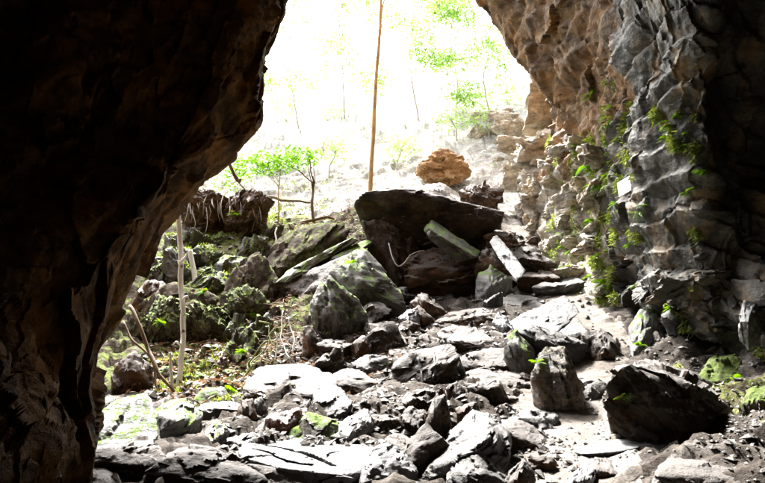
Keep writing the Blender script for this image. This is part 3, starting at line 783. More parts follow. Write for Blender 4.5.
# --- fallen white slabs and steps
R('flat_rock', 'big white fallen slab, upper one of the overlapping two', [(512, 322, 0.2), (543, 311, 0.6), (562, 298, 1.1), (576, 313, 0.6), (552, 334, 0.0), (535, 337, 0), (518, 329, 0)], 'pale', D=9.9, thick=0.3, sink=0.05, n=30, rough=1.1)
R('flat_rock', 'smaller white fallen slab, lower one of the overlapping two', [(551, 339, 0.0), (577, 319, 0.7), (585, 331, 0.3), (566, 344, 0.0)], 'pale', D=9.5, thick=0.25, sink=0.05, n=18, rough=0.5)
R('boulder', 'greenish dark boulder carrying the fallen white slabs', [(519, 333), (536, 328), (554, 344), (583, 343), (582, 353), (567, 361), (538, 358)], 'grey', lean=0.1, D=9.3, thick=0.9, n=22)
R('boulder', 'pale upright stone with mossy cracks below the fallen white slabs', [(505, 340), (515, 332), (533, 350), (532, 375), (521, 374), (508, 355)], 'mossy', lean=0.5, n=18)
R('flat_rock', 'grey wedge slab up the path above the white fallen slabs', [(499, 302, 0.1), (512, 295, 0.6), (546, 300, 0.5), (532, 310, 0), (500, 310, 0)], 'grey', n=16)
R('flat_rock', 'leaning brown slab of a pair below the brown rock face, rear one', [(412, 303), (421, 295), (426, 296), (447, 314), (438, 319), (420, 316)], 'brown', lean=0.3, n=16)
R('flat_rock', 'leaning brown slab of a pair below the brown rock face, front one', [(414, 309), (420, 307), (434, 320), (432, 326), (418, 325)], 'brown', lean=0.2, n=12)
R('flat_rock', 'long dark slab like a log lying across the slope', [(436, 322), (450, 314, 0.3), (497, 306, 0.4), (502, 313, 0.1), (470, 325, 0), (444, 327, 0)], 'brown', D=11.2, thick=0.45, n=24)
R('stone', 'white triangular stone at the end of the long dark slab', [(493, 323), (499, 313), (513, 322), (511, 331), (501, 335)], 'pale', lean=0.6, n=14)
R('flat_rock', 'step slab with bright top under the long dark slab', [(438, 334, 0.3), (455, 327, 0.8), (480, 331, 0.7), (490, 340, 0.1), (491, 349, 0), (457, 356, 0), (449, 341, 0)], 'dark', n=22)
R('flat_rock', 'thick dark step slab with pale ragged top, second of the steps', [(458, 360, 0.1), (476, 352, 0.4), (504, 350, 0.4), (508, 366, 0), (491, 371, 0), (470, 375, 0), (461, 367, 0)], 'dark', n=20)
R('flat_rock', 'thin wide step slab, third of the steps', [(470, 373, 0.2), (485, 369, 0.5), (512, 370, 0.5), (525, 375, 0.2), (519, 383, 0), (490, 382, 0)], 'dark', n=18)
R('stone', 'flat dark stone just above the larger black block', [(462, 385, 0.1), (472, 375, 0.3), (499, 376, 0.3), (509, 384, 0.05), (506, 390, 0)], 'dark', D=8.4, n=14)
V_ = R('boulder', 'large dark block with two white vertical veins', [(390, 378), (403, 361, 0.2), (418, 354, 0.3), (446, 348, 0.35), (453, 360, 0), (452, 379, 0), (423, 387, -0.1), (403, 387, 0), (392, 391, 0)], 'dark', D=8.8, thick=0.8, n=26)
R('stone', 'white cube-shaped stone above the veined block', [(400, 318), (408, 311), (417, 312), (419, 324), (406, 330)], 'pale', lean=0.5, n=12)
R('stone', 'brown stone just below the white cube-shaped stone', [(396, 331), (404, 322), (419, 325), (420, 332), (404, 336)], 'brown', lean=0.3, n=12)
R('stone', 'brown pointed stone set in pale dust above the veined block', [(417, 338), (424, 334), (438, 340), (432, 346), (420, 344)], 'brown', lean=0.5, n=10)
R('stone', 'small grey stone between the veined block and the step slabs', [(452, 362), (459, 358), (464, 372), (456, 380)], 'grey', lean=0.4, n=10)
# --- middle left
R('boulder', 'broad pale-topped ledge boulder with black front above the reddish block', [(246, 388, 0.1), (252, 377, 0.5), (262, 370, 0.9), (310, 368, 1.0), (331, 380, 0.4), (318, 394, 0.0), (292, 410, 0.0), (262, 404, 0), (248, 396, 0)], 'dark', D=8.3, thick=0.9, n=26)
R('boulder', 'dark mossy boulder with brown shaded face in the middle of the slope', [(312, 304), (319, 287), (329, 281), (352, 299), (364, 316), (355, 339), (330, 346), (318, 335)], 'mossy', lean=0.25, D=10.7, n=26)
R('boulder', 'pointed grey boulder with mossy shoulder below the long mossy slab', [(334, 275), (342, 262), (364, 250), (378, 268), (398, 290), (403, 309), (380, 314), (350, 312)], 'mossy', lean=0.5, D=11.6, n=28, inner=[(362, 282, -0.1)])
R('stone', 'reddish brown stone tucked under the dark mossy boulder', [(303, 331), (310, 327), (326, 347), (316, 358), (305, 358)], 'brown', lean=0.2, n=14)
R('stone', 'small squat stone with lit edge right of the dark mossy boulder', [(352, 345), (364, 336), (370, 346), (362, 358), (352, 361)], 'brown', lean=0.3, n=12)
R('flat_rock', 'dark slab sunk in dust under the mossy boulder', [(330, 378, 0.1), (345, 371, 0.4), (360, 373, 0.4), (377, 382, 0.1), (362, 391, 0), (340, 390, 0)], 'dark', n=16)
R('flat_rock', 'long slab edged with bright moss sloping over a dark hollow', [(279, 281, 0.0), (283, 277, 0.1), (314, 257, 0.2), (348, 240, 0.3), (353, 243, 0.25), (318, 263, 0.1), (290, 280, 0)], 'mossy', D=13.2, thick=1.0, sink=0.0, n=22)
R('flat_rock', 'thin moss-edged slab behind the pointed grey boulder', [(332, 258, 0.0), (345, 250, 0.3), (366, 240, 0.4), (370, 244, 0.2), (350, 256, 0)], 'mossy', D=13.3, thick=0.5, sink=0.02, n=14)
R('boulder', 'black shaded boulder under the long moss-edged slab', [(279, 284), (318, 268), (345, 260), (340, 290), (322, 306), (296, 312), (280, 303)], 'dark', lean=-0.2, D=13.4, thick=1.0, n=20)
# --- the black boulder group
R('boulder', 'huge overhanging boulder with pitch black face and bright top edge', [(361, 204, 0.2), (370, 197, 0.15), (392, 194, 0.0), (416, 198, -0.1), (442, 198, 0.0), (470, 207, 0.1), (498, 212, 0.2), (490, 226, 0.1), (479, 252, 0.9), (440, 268, 1.1), (415, 285, 1.2), (392, 280, 1.1), (372, 240, 0.5)], 'dark', D=13.6, thick=1.8, n=44, sink=0.0, rough=1.5)
R('boulder', 'added dark rock filling the shaded recess left beneath the huge black boulder', [(366, 226), (385, 222), (410, 240), (424, 262), (408, 300), (396, 286), (378, 262)], 'dark', lean=-0.1, D=14.0, thick=1.0, n=20)  # rock put in so that the recess reads dark
R('boulder', 'brown rock face beneath the huge black boulder', [(392, 284), (405, 262), (435, 250), (470, 254), (484, 272), (478, 302), (440, 306), (400, 305)], 'brown', lean=0.1, D=13.6, thick=1.6, n=26)
R('flat_rock', 'slab with moss on its lit edge propped against the huge black boulder', [(427, 230, 0.4), (433, 224, 0.5), (452, 234, 0.5), (476, 250, 0.4), (474, 256, 0.05), (459, 259, 0), (448, 252, 0), (430, 238, 0.05), (432, 231, 0.0), (452, 243, 0.0)], 'mossy', D=12.9, thick=0.35, sink=0.0, n=22, rough=0.9)
R('flat_rock', 'thin white slab leaning like a plank beside the mossy pale stone', [(491, 243, 0.75), (494, 238, 0.85), (498, 237, 0.9), (510, 252, 0.5), (521, 271, 0.1), (515, 278, 0.0), (506, 266, 0.2)], 'pale', D=12.3, thick=0.12, sink=0.0, n=26, rough=1.5)
R('boulder', 'pale stone with green stain at the foot of the thin white slab', [(476, 302), (480, 276), (492, 268), (510, 280), (508, 292), (498, 304)], 'palemossy', lean=0.4, D=12.5, n=20)
R('stone', 'brown stone beneath the top of the thin white slab', [(478, 268), (483, 252), (494, 250), (506, 262), (508, 277), (494, 272)], 'brown', lean=0.3, D=12.9, n=14)
R('stone', 'brown rounded stone behind the top of the thin white slab', [(486, 236), (495, 231), (513, 235), (518, 243), (506, 248), (492, 247)], 'brown', lean=0.4, D=13.6, n=14)
R('boulder', 'rust brown block perched behind the huge black boulder', [(462, 192), (472, 186), (484, 184), (498, 192), (496, 212), (478, 212), (466, 204)], 'brown', lean=0.2, D=16.0, n=24, rough=2.0)
R('boulder', 'dark smooth boulder above the flat stones by the right wall', [(508, 252), (514, 247), (530, 248), (551, 262), (552, 270), (525, 270), (510, 264)], 'dark', lean=0.5, D=13.4, n=18)
R('flat_rock', 'flat brown stone below the dark smooth boulder', [(520, 276, 0), (530, 272, 0.3), (552, 273, 0.3), (558, 278, 0), (540, 284, 0)], 'brown', D=13.0, n=12)
R('flat_rock', 'flat grey stone lowest of the pile by the right wall', [(535, 287, 0), (546, 281, 0.4), (572, 277, 0.5), (582, 282, 0.1), (560, 290, 0)], 'grey', D=12.6, n=12)
R('flat_rock', 'narrow flat stone at the head of the path beside the pale stained stone', [(512, 290, 0), (524, 283, 0.4), (538, 286, 0.3), (530, 294, 0)], 'brown', n=12)
R('boulder', 'orange brown boulder out in the daylight behind the huge black boulder', [(418, 166), (427, 155), (437, 148), (450, 153), (462, 157), (471, 165), (458, 176), (440, 179), (424, 174)], 'orange', lean=0.3, D=20.0, thick=1.2, n=30, rough=2.2, grow=1.0)
print('rocks', len(ROCKS))
#__REST__
# --- more rocks of the mossy hollow and the walls' feet
R('boulder', 'dark earthy overhang hung with roots at the head of the mossy hollow', [(186, 218), (184, 202), (196, 190), (216, 194), (226, 200), (224, 222), (206, 230)], 'brown', lean=-0.5, D=16.8, thick=1.6, n=24, rough=2.0)
R('boulder', 'dark earthy bank with hanging roots below the leafy shrub', [(224, 206), (238, 196), (252, 190), (268, 200), (262, 220), (246, 228), (228, 222)], 'brown', lean=-0.5, D=16.6, thick=1.6, n=24, rough=2.0)
R('boulder', 'dark rock with moss cap beside the white dead trunk', [(146, 318), (160, 300), (176, 306), (182, 322), (176, 340), (152, 342)], 'darkmossy', lean=0.1, D=12.0, thick=1.0, n=28, rough=2.3)
R('boulder', 'moss-capped dark ledge in the hollow right of the white dead trunk', [(184, 316), (196, 305), (216, 310), (226, 322), (218, 342), (192, 340)], 'darkmossy', lean=0.0, D=12.2, thick=1.2, n=28, rough=2.3)
R('boulder', 'brown shaded rock by the left cave wall above the crooked sticks', [(136, 300), (146, 282), (164, 284), (172, 298), (160, 312), (140, 312)], 'brown', lean=0.1, D=13.0, thick=1.0, n=18)
R('boulder', 'mossy boulder high on the slope of the hollow under the roots', [(214, 268), (226, 256), (244, 258), (252, 270), (240, 284), (220, 284)], 'mossy', lean=0.3, D=14.6, n=18)
R('boulder', 'dark mossy rock below the mossy slope where pale roots hang', [(226, 300), (238, 288), (256, 290), (266, 306), (258, 326), (236, 326)], 'darkmossy', lean=0.1, D=12.6, n=28, rough=2.3)
R('boulder', 'mossy bank rock above the bright fern by the reddish block', [(226, 352), (236, 336), (252, 334), (260, 350), (252, 370), (234, 372)], 'darkmossy', lean=0.2, D=10.9, n=28, rough=2.3)
R('boulder', 'brown rock leaning on the left cave wall behind the moss-streaked boulder', [(112, 386), (118, 366), (134, 356), (148, 366), (152, 390), (130, 398)], 'brown', lean=0.2, D=9.3, n=18)
R('stone', 'low mossy stone behind the boulder at the white trunk', [(196, 398), (206, 390), (224, 392), (230, 402), (204, 405)], 'mossy', lean=0.5, n=12)
R('boulder', 'narrow upright pale brown rock at the foot of the left cave wall', [(40, 495), (37, 450), (46, 438), (56, 446), (62, 495)], 'brown', lean=0.2, D=4.2, thick=0.3, n=16)
R('boulder', 'dark block jutting from the foot of the left cave wall', [(44, 436), (52, 418), (76, 410), (92, 418), (92, 436), (70, 446)], 'dark', lean=0.1, D=4.9, thick=0.6, n=16)
R('boulder', 'dark rock ledge at the right cave wall above the earth bank', [(664, 318), (676, 306), (704, 308), (716, 322), (708, 336), (676, 334)], 'grey', lean=0.1, D=9.1, thick=0.9, n=20)
R('boulder', 'mossy lump on the earth bank by the right cave wall', [(700, 378), (712, 362), (736, 358), (752, 372), (744, 388), (714, 390)], 'darkmossy', lean=0.5, D=7.8, thick=0.8, n=20)
R('boulder', 'greenish boulder at the right cave wall above the rounded grey rock', [(742, 408), (752, 392), (775, 388), (790, 410), (775, 430), (748, 426)], 'darkmossy', lean=0.4, D=6.6, n=18)
R('stone', 'pale stone with a bluish glint in its colour at the dark right cave wall', [(740, 320), (744, 302), (756, 304), (758, 316), (748, 328)], 'pale', lean=0.9, D=7.5, n=12)  # its pale colour stands in for a glint on wet rock
R('boulder', 'dark angular boulder right of the veined block base', [(398, 408), (410, 396), (430, 392), (442, 402), (432, 416), (406, 418)], 'dark', lean=0.4, n=18)
R('boulder', 'dark low rock between the ledge boulder and the veined block', [(352, 366), (366, 356), (386, 358), (392, 370), (378, 380), (358, 378)], 'grey', lean=0.6, n=18)
R('flat_rock', 'grey flat rock above the pale upright stone', [(484, 338, 0.1), (496, 332, 0.4), (510, 336, 0.3), (506, 346, 0), (488, 347, 0)], 'grey', n=12)

R('earth_bank', 'steep dark earth bank covered with rootlets left of the pointed grey boulder', [(262, 304), (266, 266), (284, 242), (312, 227), (346, 231), (336, 256), (318, 282), (292, 306)], 'bank', lean=0.5, D=14.0, thick=1.6, n=34, rough=1.6, cat='bank')
R('earth_bank', 'dark mossy earth bank below the root-hung overhang', [(222, 326), (226, 292), (240, 268), (264, 258), (276, 286), (272, 322), (250, 338)], 'bank', lean=0.4, D=13.0, thick=1.4, n=30, rough=1.8, cat='bank')
R('earth_bank', 'dark earth bank beside the left cave wall behind the crooked sticks', [(140, 346), (146, 306), (170, 288), (204, 296), (222, 316), (214, 346), (180, 352)], 'bank', lean=0.2, D=12.6, thick=1.2, n=30, rough=1.8, cat='bank')

# white mineral veins on the dark block
def surf_on(o, px, py):
    v = np.array([x.co[:] for x in o.data.vertices]) + np.array(o.location)
    return nearest(v, px, py)
def project(v):
    cp, sp = math.cos(PITCH), math.sin(PITCH)
    dz = v[:, 2] - CAMZ
    fwd = v[:, 1] * cp + dz * sp
    up = -v[:, 1] * sp + dz * cp
    return W0 / 2 + v[:, 0] / fwd * F, H0 / 2 - up / fwd * F, fwd
def nearest(v, px, py, tol=3.0):
    x, y, d = project(v)
    r = np.hypot(x - px, y - py) + (d < 0) * 1e6
    k = np.where(r < max(tol, r.min() + 0.5))[0]
    return v[k[np.argmin(d[k])]]
for pts in ([(417, 357), (419, 366), (421, 375), (423, 384)], [(432, 353), (433, 361), (434, 369), (434, 378)]):
    q = np.array([surf_on(V_, *p) for p in pts]) - np.array(V_.location)
    q[:, 1] += 0.006
    v, f = tube(smooth_path(q, 14, 0.01), 0.016, 6, 0.012, pts[0][0])
    mesh_obj('vein', v, f, M['pale'], V_)

# ------------------------------------------------------------------ loose rubble: countable stones, then chips
protos = []
for k in range(14):
    hx, hy, hz = 0.5, rng.uniform(0.3, 0.5), rng.uniform(0.12, 0.36)
    pts = rng.uniform(-1, 1, (16, 3))
    pts = np.sign(pts) * np.abs(pts) ** 0.5 * np.array((hx, hy, hz))
    c, pos, f = rock_mesh(pts, n=11, rough=1.1, seed=k * 5.1 + 2, strata=(0, 0, 1))
    me = bpy.data.meshes.new('rubble_stone')
    me.from_pydata([tuple(v) for v in pos], [], f); me.update()
    me.polygons.foreach_set('use_smooth', [True] * len(me.polygons))
    me.set_sharp_from_angle(angle=math.radians(32))
    protos.append(me)
protos_b = []
for k in range(6):
    pts = rng.uniform(-1, 1, (13, 3)); pts = np.sign(pts) * np.abs(pts) ** 0.6 * np.array((0.5, 0.45, 0.3))
    c, pos, f = rock_mesh(pts, n=18, rough=2.3, seed=k * 7.1 + 40, strata=(0.3, 0, 0.95))
    me = bpy.data.meshes.new('mossy_boulder')
    me.from_pydata([tuple(v) for v in pos], [], f); me.update()
    me.polygons.foreach_set('use_smooth', [True] * len(me.polygons))
    me.set_sharp_from_angle(angle=math.radians(32))
    protos_b.append(me)
BOULD = []
import re
KC = np.array([c for _, c, r in ROCKS])
KS = []
for o_, c_, r_ in ROCKS:
    t_ = o_['label']
    cutp = [m_.start() for m_ in re.finditer(r',| (at|beside|behind|between|in|under|below|above|resting|lying|left|right|where|beneath|touching|by|half|leaning|propped|tucked|sticking|standing|just|set|over|sunk|carrying|hung|out|up|on|whose|among|perched|high|growing) ', t_) if m_.start() > 8]
    KS.append(t_[:min(cutp)] if cutp else t_)
occ = np.array([np.append(np.array(project(c[None]))[:2, 0], 0.75 * r / c[1] * F) for _, c, r in ROCKS])
def in_poly(x, y, poly):
    inside = False
    j = len(poly) - 1
    for i in range(len(poly)):
        if (poly[i][1] > y) != (poly[j][1] > y) and x < (poly[j][0] - poly[i][0]) * (y - poly[i][1]) / (poly[j][1] - poly[i][1]) + poly[i][0]: inside = not inside
        j = i
    return inside
SLOPE = [(225, 430), (240, 395), (255, 360), (300, 345), (350, 335), (395, 300), (470, 300), (520, 285), (560, 285), (560, 330), (535, 370), (515, 400), (545, 440), (560, 480), (230, 480)]
PATH = [(520, 475), (560, 440), (600, 410), (570, 380), (600, 350), (590, 300), (540, 240), (520, 225), (560, 290), (575, 330), (640, 440), (660, 470)]
BACKS = [(490, 225), (520, 232), (560, 270), (560, 290), (480, 290)]
HOLLOW = [(130, 400), (150, 340), (160, 260), (200, 210), (300, 215), (340, 235), (270, 290), (250, 370), (230, 410)]
GR = {'dark': ('dark jagged loose stone among the rubble of the slope', 'loose dark stones on the rubble slope'),
      'grey': ('grey loose stone with pale top among the rubble of the slope', 'loose grey stones on the rubble slope'),
      'brown': ('brown loose stone among the rubble of the slope', 'loose brown stones on the rubble slope'),
      'mossy': ('loose stone with moss in the hollow on the left', 'loose mossy stones in the hollow'),
      'path': ('small pale stone lying on the dusty trodden path', 'small stones on the dusty path')}
def loose(poly, count, smin, smax, mats, key=None, sep=0.8, fat=1.0):
    xs = [p[0] for p in poly]; ys = [p[1] for p in poly]
    done = 0; tries = 0
    global occ
    while done < count and tries < count * 60:
        tries += 1
        px, py = rng.uniform(min(xs), max(xs)), rng.uniform(min(ys), max(ys))
        if not in_poly(px, py, poly): continue
        D = ground_hit(px, py)
        if D > 24: continue
        s_ = smin + (smax - smin) * rng.random() ** 2
        rpx = 0.5 * s_ / D * F
        if (np.hypot(occ[:, 0] - px, occ[:, 1] - py) < np.where(np.arange(len(occ)) < len(ROCKS), max(sep, 0.6), sep) * (occ[:, 2] * 0.8 + rpx)).any(): continue
        occ = np.vstack([occ, [px, py, rpx]])
        m = mats[rng.integers(len(mats))]
        o = bpy.data.objects.new(('mossy_boulder' if fat > 1 else 'mossy_stone') if 'mossy' in m else 'rubble_stone', (protos_b if fat > 1 else protos)[rng.integers(6 if fat > 1 else 14)])
        me = o.data
        if not me.materials: me.materials.append(None)
        COL.objects.link(o)
        o.material_slots[0].link = 'OBJECT'
        o.material_slots[0].material = M[m]
        w = P(px, py, D)
        o.location = (w[0], w[1], w[2] + s_ * 0.06)
        o.rotation_euler = (rng.normal(0.25, 0.3), rng.normal(-0.15, 0.3), rng.uniform(0, 6.28))
        o.scale = (s_ * rng.uniform(0.85, 1.2), s_ * rng.uniform(0.8, 1.1), s_ * rng.uniform(0.9, 1.4) * (1.5 if fat == 0.99 else fat))
        if fat > 1: BOULD.append(o)
        lb = GR[key or m]
        kd = np.linalg.norm(KC - w, axis=1)
        near = KS[int(np.argmin(kd))]
        sz = 'large' if s_ > 0.55 else ('fair-sized' if s_ > 0.3 else 'small')
        kindw = {'dark': 'dark jagged stone', 'grey': 'grey stone', 'brown': 'brown stone', 'mossy': 'mossy stone', 'darkmossy': 'dark mossy rock', 'pale': 'pale stone'}[m]
        tag(o, ' '.join((sz + ' ' + kindw + {'path': ' on the dusty path', 'bank': ' in the earth bank', 'backs': ' in the upper scree'}.get(key, '') + ' next to the ' + near).split()[:16]), 'stone', lb[1])
        done += 1
loose(SLOPE, 105, 0.5, 0.95, ['dark', 'grey', 'dark', 'brown', 'dark'], sep=0.45, fat=0.99)
loose(SLOPE, 170, 0.18, 0.42, ['dark', 'grey', 'brown', 'dark', 'brown'], sep=0.55)
loose(PATH, 18, 0.07, 0.18, ['grey', 'pale'], key='path', sep=0.9)
GR['backs'] = ('', 'loose stones at the head of the path')
loose(BACKS, 18, 0.2, 0.5, ['brown', 'grey', 'dark'], key='backs', sep=0.7)
HOLLOW2 = [(135, 345), (150, 270), (200, 230), (270, 235), (290, 260), (262, 300), (258, 372), (225, 350), (180, 345)]
GR['hb'] = ('dark mossy boulder embedded in the steep side of the hollow', 'embedded mossy boulders of the hollow')
loose(HOLLOW2, 34, 0.6, 1.25, ['mossy', 'mossy', 'darkmossy'], key='hb', sep=0.55, fat=1.5)
loose(HOLLOW, 40, 0.2, 0.6, ['mossy'], sep=0.8)
RBANK = [(620, 345), (660, 335), (740, 360), (765, 400), (765, 470), (740, 450), (700, 385), (640, 372)]
GR['bank'] = ('brown stone set in the earth bank by the right cave wall', 'stones in the earth bank on the right')
loose(RBANK, 26, 0.1, 0.32, ['brown', 'grey'], key='bank', sep=0.9)

RCORN = [(690, 458), (735, 425), (765, 415), (765, 483), (690, 483)]
loose(RCORN, 16, 0.08, 0.26, ['brown', 'dark'], key='bank', sep=0.9)
def scatter_on_ground(poly, count):
    xs = [p[0] for p in poly]; ys = [p[1] for p in poly]
    out = []
    while len(out) < count:
        px, py = rng.uniform(min(xs), max(xs), 400), rng.uniform(min(ys), max(ys), 400)
        for a_, b_ in zip(px, py):
            if in_poly(a_, b_, poly):
                out.append((a_, b_))
                if len(out) >= count: break
    # distance by table look-up on a coarse raster
    return out
_cache = {}
def gh(px, py):
    k = (round(px / 4), round(py / 2))
    if k not in _cache: _cache[k] = ground_hit(k[0] * 4, k[1] * 2)
    return _cache[k]
gzz = p3[:, 2].reshape(len(gx), len(gy))
def gsurf(x, y):
    i = int(np.clip(np.searchsorted(gx, x) - 1, 0, len(gx) - 2)); j = int(np.clip(np.searchsorted(gy, y) - 1, 0, len(gy) - 2))
    u = (x - gx[i]) / (gx[i + 1] - gx[i]); v = (y - gy[j]) / (gy[j + 1] - gy[j])
    return gzz[i, j] * (1 - u) * (1 - v) + gzz[i + 1, j] * u * (1 - v) + gzz[i, j + 1] * (1 - u) * v + gzz[i + 1, j + 1] * u * v
def on_ground(px, py, jx=0.15):
    D = gh(px, py)
    w = P(px, py, D)
    x, y = w[0] + rng.normal(0, jx), w[1] + rng.normal(0, jx)
    return np.array((x, y, gsurf(x, y)))
# chips
cv, cf = [], []
off = 0
base_oct = np.array([(1, 0, 0), (-1, 0, 0), (0, 1, 0), (0, -1, 0), (0, 0, 1), (0, 0, -1)], float)
oct_f = [(0, 2, 4), (2, 1, 4), (1, 3, 4), (3, 0, 4), (2, 0, 5), (1, 2, 5), (3, 1, 5), (0, 3, 5)]
for poly, cnt, a_, b_ in ((SLOPE, 3200, 0.02, 0.085), (PATH, 420, 0.01, 0.04), (BACKS, 300, 0.03, 0.1), (HOLLOW, 700, 0.03, 0.12), (RBANK, 700, 0.015, 0.06), (RCORN, 500, 0.01, 0.045)):
    for px, py in scatter_on_ground(poly, cnt):
        w = on_ground(px, py)
        s_ = a_ + (b_ - a_) * rng.random() ** 2.5
        q = base_oct * rng.uniform(0.5, 1.2, (6, 1)) * np.array((1.2, 0.9, 0.5)) * s_
        th = rng.uniform(0, 6.28); c_, d_ = math.cos(th), math.sin(th)
        q = q @ np.array(((c_, -d_, 0), (d_, c_, 0), (0, 0, 1)))
        tl = rng.normal(0, 0.35); q[:, 2] += q[:, 0] * tl
        cv.append(q + w + (0, 0, s_ * 0.15)); cf += [tuple(i + off for i in t) for t in oct_f]; off += 6
tag(mesh_obj('gravel', np.vstack(cv), cf, M['chip'], smooth=False), 'grey rock chips and gravel strewn between the stones', 'gravel', kind='stuff')

# leaf litter
def quads(points, size, up=0.3, asp=0.5, seed=0):
    r = np.random.default_rng(seed)
    n = len(points)
    a = r.normal(size=(n, 3)); a[:, 2] *= up; a /= np.linalg.norm(a, axis=1)[:, None]
    b = r.normal(size=(n, 3)); b[:, 2] *= up; b -= (a * b).sum(1)[:, None] * a; b /= np.linalg.norm(b, axis=1)[:, None] + 1e-9
    s_ = (size if np.ndim(size) else np.full(n, size)) * r.uniform(0.6, 1.3, n)
    a *= s_[:, None]; b *= s_[:, None] * asp
    nn = np.cross(a, b); nn /= np.linalg.norm(nn, axis=1)[:, None] + 1e-9
    fold = nn * s_[:, None] * 0.15
    v = np.stack([points - a, points + b * 0.9 + fold, points + a, points - b * 0.9 + fold], 1).reshape(-1, 3)
    f = np.arange(n * 4).reshape(n, 4)
    return v, f
LIT = [(150, 400), (170, 350), (240, 340), (260, 300), (290, 230), (320, 205), (365, 205), (370, 240), (330, 250), (290, 290), (300, 350), (380, 345), (400, 380), (330, 400), (250, 380), (220, 400)]
pts = np.array([on_ground(*q) for q in scatter_on_ground(LIT + [], 2400) + scatter_on_ground([(140, 400), (150, 345), (240, 345), (250, 390), (220, 408)], 1500)]) + (0, 0, 0.02)
v, f = quads(pts, 0.045, 0.35, 0.55, 5)
tag(mesh_obj('leaf_litter', v, f, M['litter'], smooth=False), 'brown dead leaves scattered over the hollow and the slope above', 'leaf litter', kind='stuff')

# moss and small green growth in the hollow
bl, bf, off = [], [], 0
cand = scatter_on_ground(HOLLOW + [], 11000) + scatter_on_ground([(160, 215), (200, 185), (330, 180), (330, 205), (250, 235), (180, 250)], 5000)
wc = np.array([on_ground(px, py, 0.2) for px, py in cand])
wc = wc[perlin(wc * 1.1) + 0.4 * perlin(wc * 3.1) > np.where(wc[:, 1] < 12.6, 0.32, 0.02)]
ex = []
bpy.context.view_layer.update()
for o in BOULD:
    mw = np.array(o.matrix_world)
    v = np.array([x.co[:] for x in o.data.vertices]) @ mw[:3, :3].T + mw[:3, 3]
    nz = np.array([(mw[:3, :3] @ np.array(x.normal[:]))[2] for x in o.data.vertices])
    v = v[(nz > 0.25) & (fbm(v * 2.5, 2) > -0.05)]
    if len(v): ex.append(v[rng.integers(len(v), size=90)])
for w in np.vstack([wc] + ex):
    h = rng.uniform(0.03, 0.10)
    for _ in range(3):
        d = rng.normal(size=3) * 0.6; d[2] = abs(d[2]) + 0.5; d /= np.linalg.norm(d)
        sdv = np.cross(d, rng.normal(size=3)); sdv /= np.linalg.norm(sdv)
        o_ = w + rng.normal(0, 0.035, 3) * (1, 1, 0.2)
        bl += [o_ - sdv * h * 0.18, o_ + sdv * h * 0.18, o_ + d * h + (0, 0, -h * 0.1)]
        bf.append((off, off + 1, off + 2)); off += 3
tag(mesh_obj('moss', np.array(bl), bf, M['moss'], smooth=False), 'yellow green moss and seedlings covering the hollow', 'moss', kind='stuff')

# ------------------------------------------------------------------ stones of the right wall and the outcrop beyond it
Sr = S[cut2:].reshape(-1, 3)
def wallpt(px, py): return nearest(Sr, px, py, 4.0)
def small_stone(name, c, s_, mat, parent, k, flat=0.5):
    r = np.random.default_rng(k)
    pts = r.uniform(-1, 1, (14, 3)); pts = np.sign(pts) * np.abs(pts) ** 0.6 * np.array((0.55, 0.45, 0.5 * flat)) * s_
    th = r.normal(0, 0.25); pts = pts @ np.array(((math.cos(th), 0, -math.sin(th)), (0, 1, 0), (math.sin(th), 0, math.cos(th))))
    _, pos, f = rock_mesh(pts, n=13, rough=2.0, seed=k * 2.3)
    o = mesh_obj(name, pos, f, M[mat], parent, sharp=32)
    o.location = tuple(np.asarray(c) - (np.array(parent.location) if parent else 0))
    return o
k = 100
for _ in range(46):
    px, py = rng.uniform(522, 600), rng.uniform(135, 285)
    if px < 560 - (py - 200) * 0.1 - 30 and py < 170: continue
    w = wallpt(px, py)
    k += 1
    small_stone('stone', w + np.array((0.10, 0.10, 0)), rng.uniform(0.3, 0.75), ['outer', 'wall_lit', 'wall_lit', 'outer'][k % 4], wr, k, rng.uniform(0.4, 0.8))
for _ in range(16):
    px, py = rng.uniform(640, 725), rng.uniform(255, 330)
    w = wallpt(px, py); k += 1
    small_stone('ledge', w + np.array((0.16, 0.2, 0)), rng.uniform(0.45, 0.85), 'wall_right', wr, k, 0.35)
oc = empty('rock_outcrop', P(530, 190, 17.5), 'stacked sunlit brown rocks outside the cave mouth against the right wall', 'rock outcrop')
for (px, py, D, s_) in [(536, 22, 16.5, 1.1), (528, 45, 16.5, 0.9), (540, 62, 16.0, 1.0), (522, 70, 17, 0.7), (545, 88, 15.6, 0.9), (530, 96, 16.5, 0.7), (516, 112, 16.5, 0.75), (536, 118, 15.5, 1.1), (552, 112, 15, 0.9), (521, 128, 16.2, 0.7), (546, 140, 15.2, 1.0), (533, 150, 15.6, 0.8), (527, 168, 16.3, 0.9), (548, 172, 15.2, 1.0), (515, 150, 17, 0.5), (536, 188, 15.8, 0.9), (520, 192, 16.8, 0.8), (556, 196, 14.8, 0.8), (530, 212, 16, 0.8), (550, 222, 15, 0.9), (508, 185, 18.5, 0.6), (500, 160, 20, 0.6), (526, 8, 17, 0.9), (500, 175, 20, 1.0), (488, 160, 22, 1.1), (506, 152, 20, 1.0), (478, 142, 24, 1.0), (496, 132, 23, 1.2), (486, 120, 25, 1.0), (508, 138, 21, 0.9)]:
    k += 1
    small_stone('stone', P(px + (24 if py < 135 and px > 509 else 2) + abs(rng.normal(0, 6)), py + rng.normal(0, 5), D + 1.0 + rng.uniform(0, 1.5)), s_ * rng.uniform(0.9, 1.9), 'outer', oc, k, 0.75)

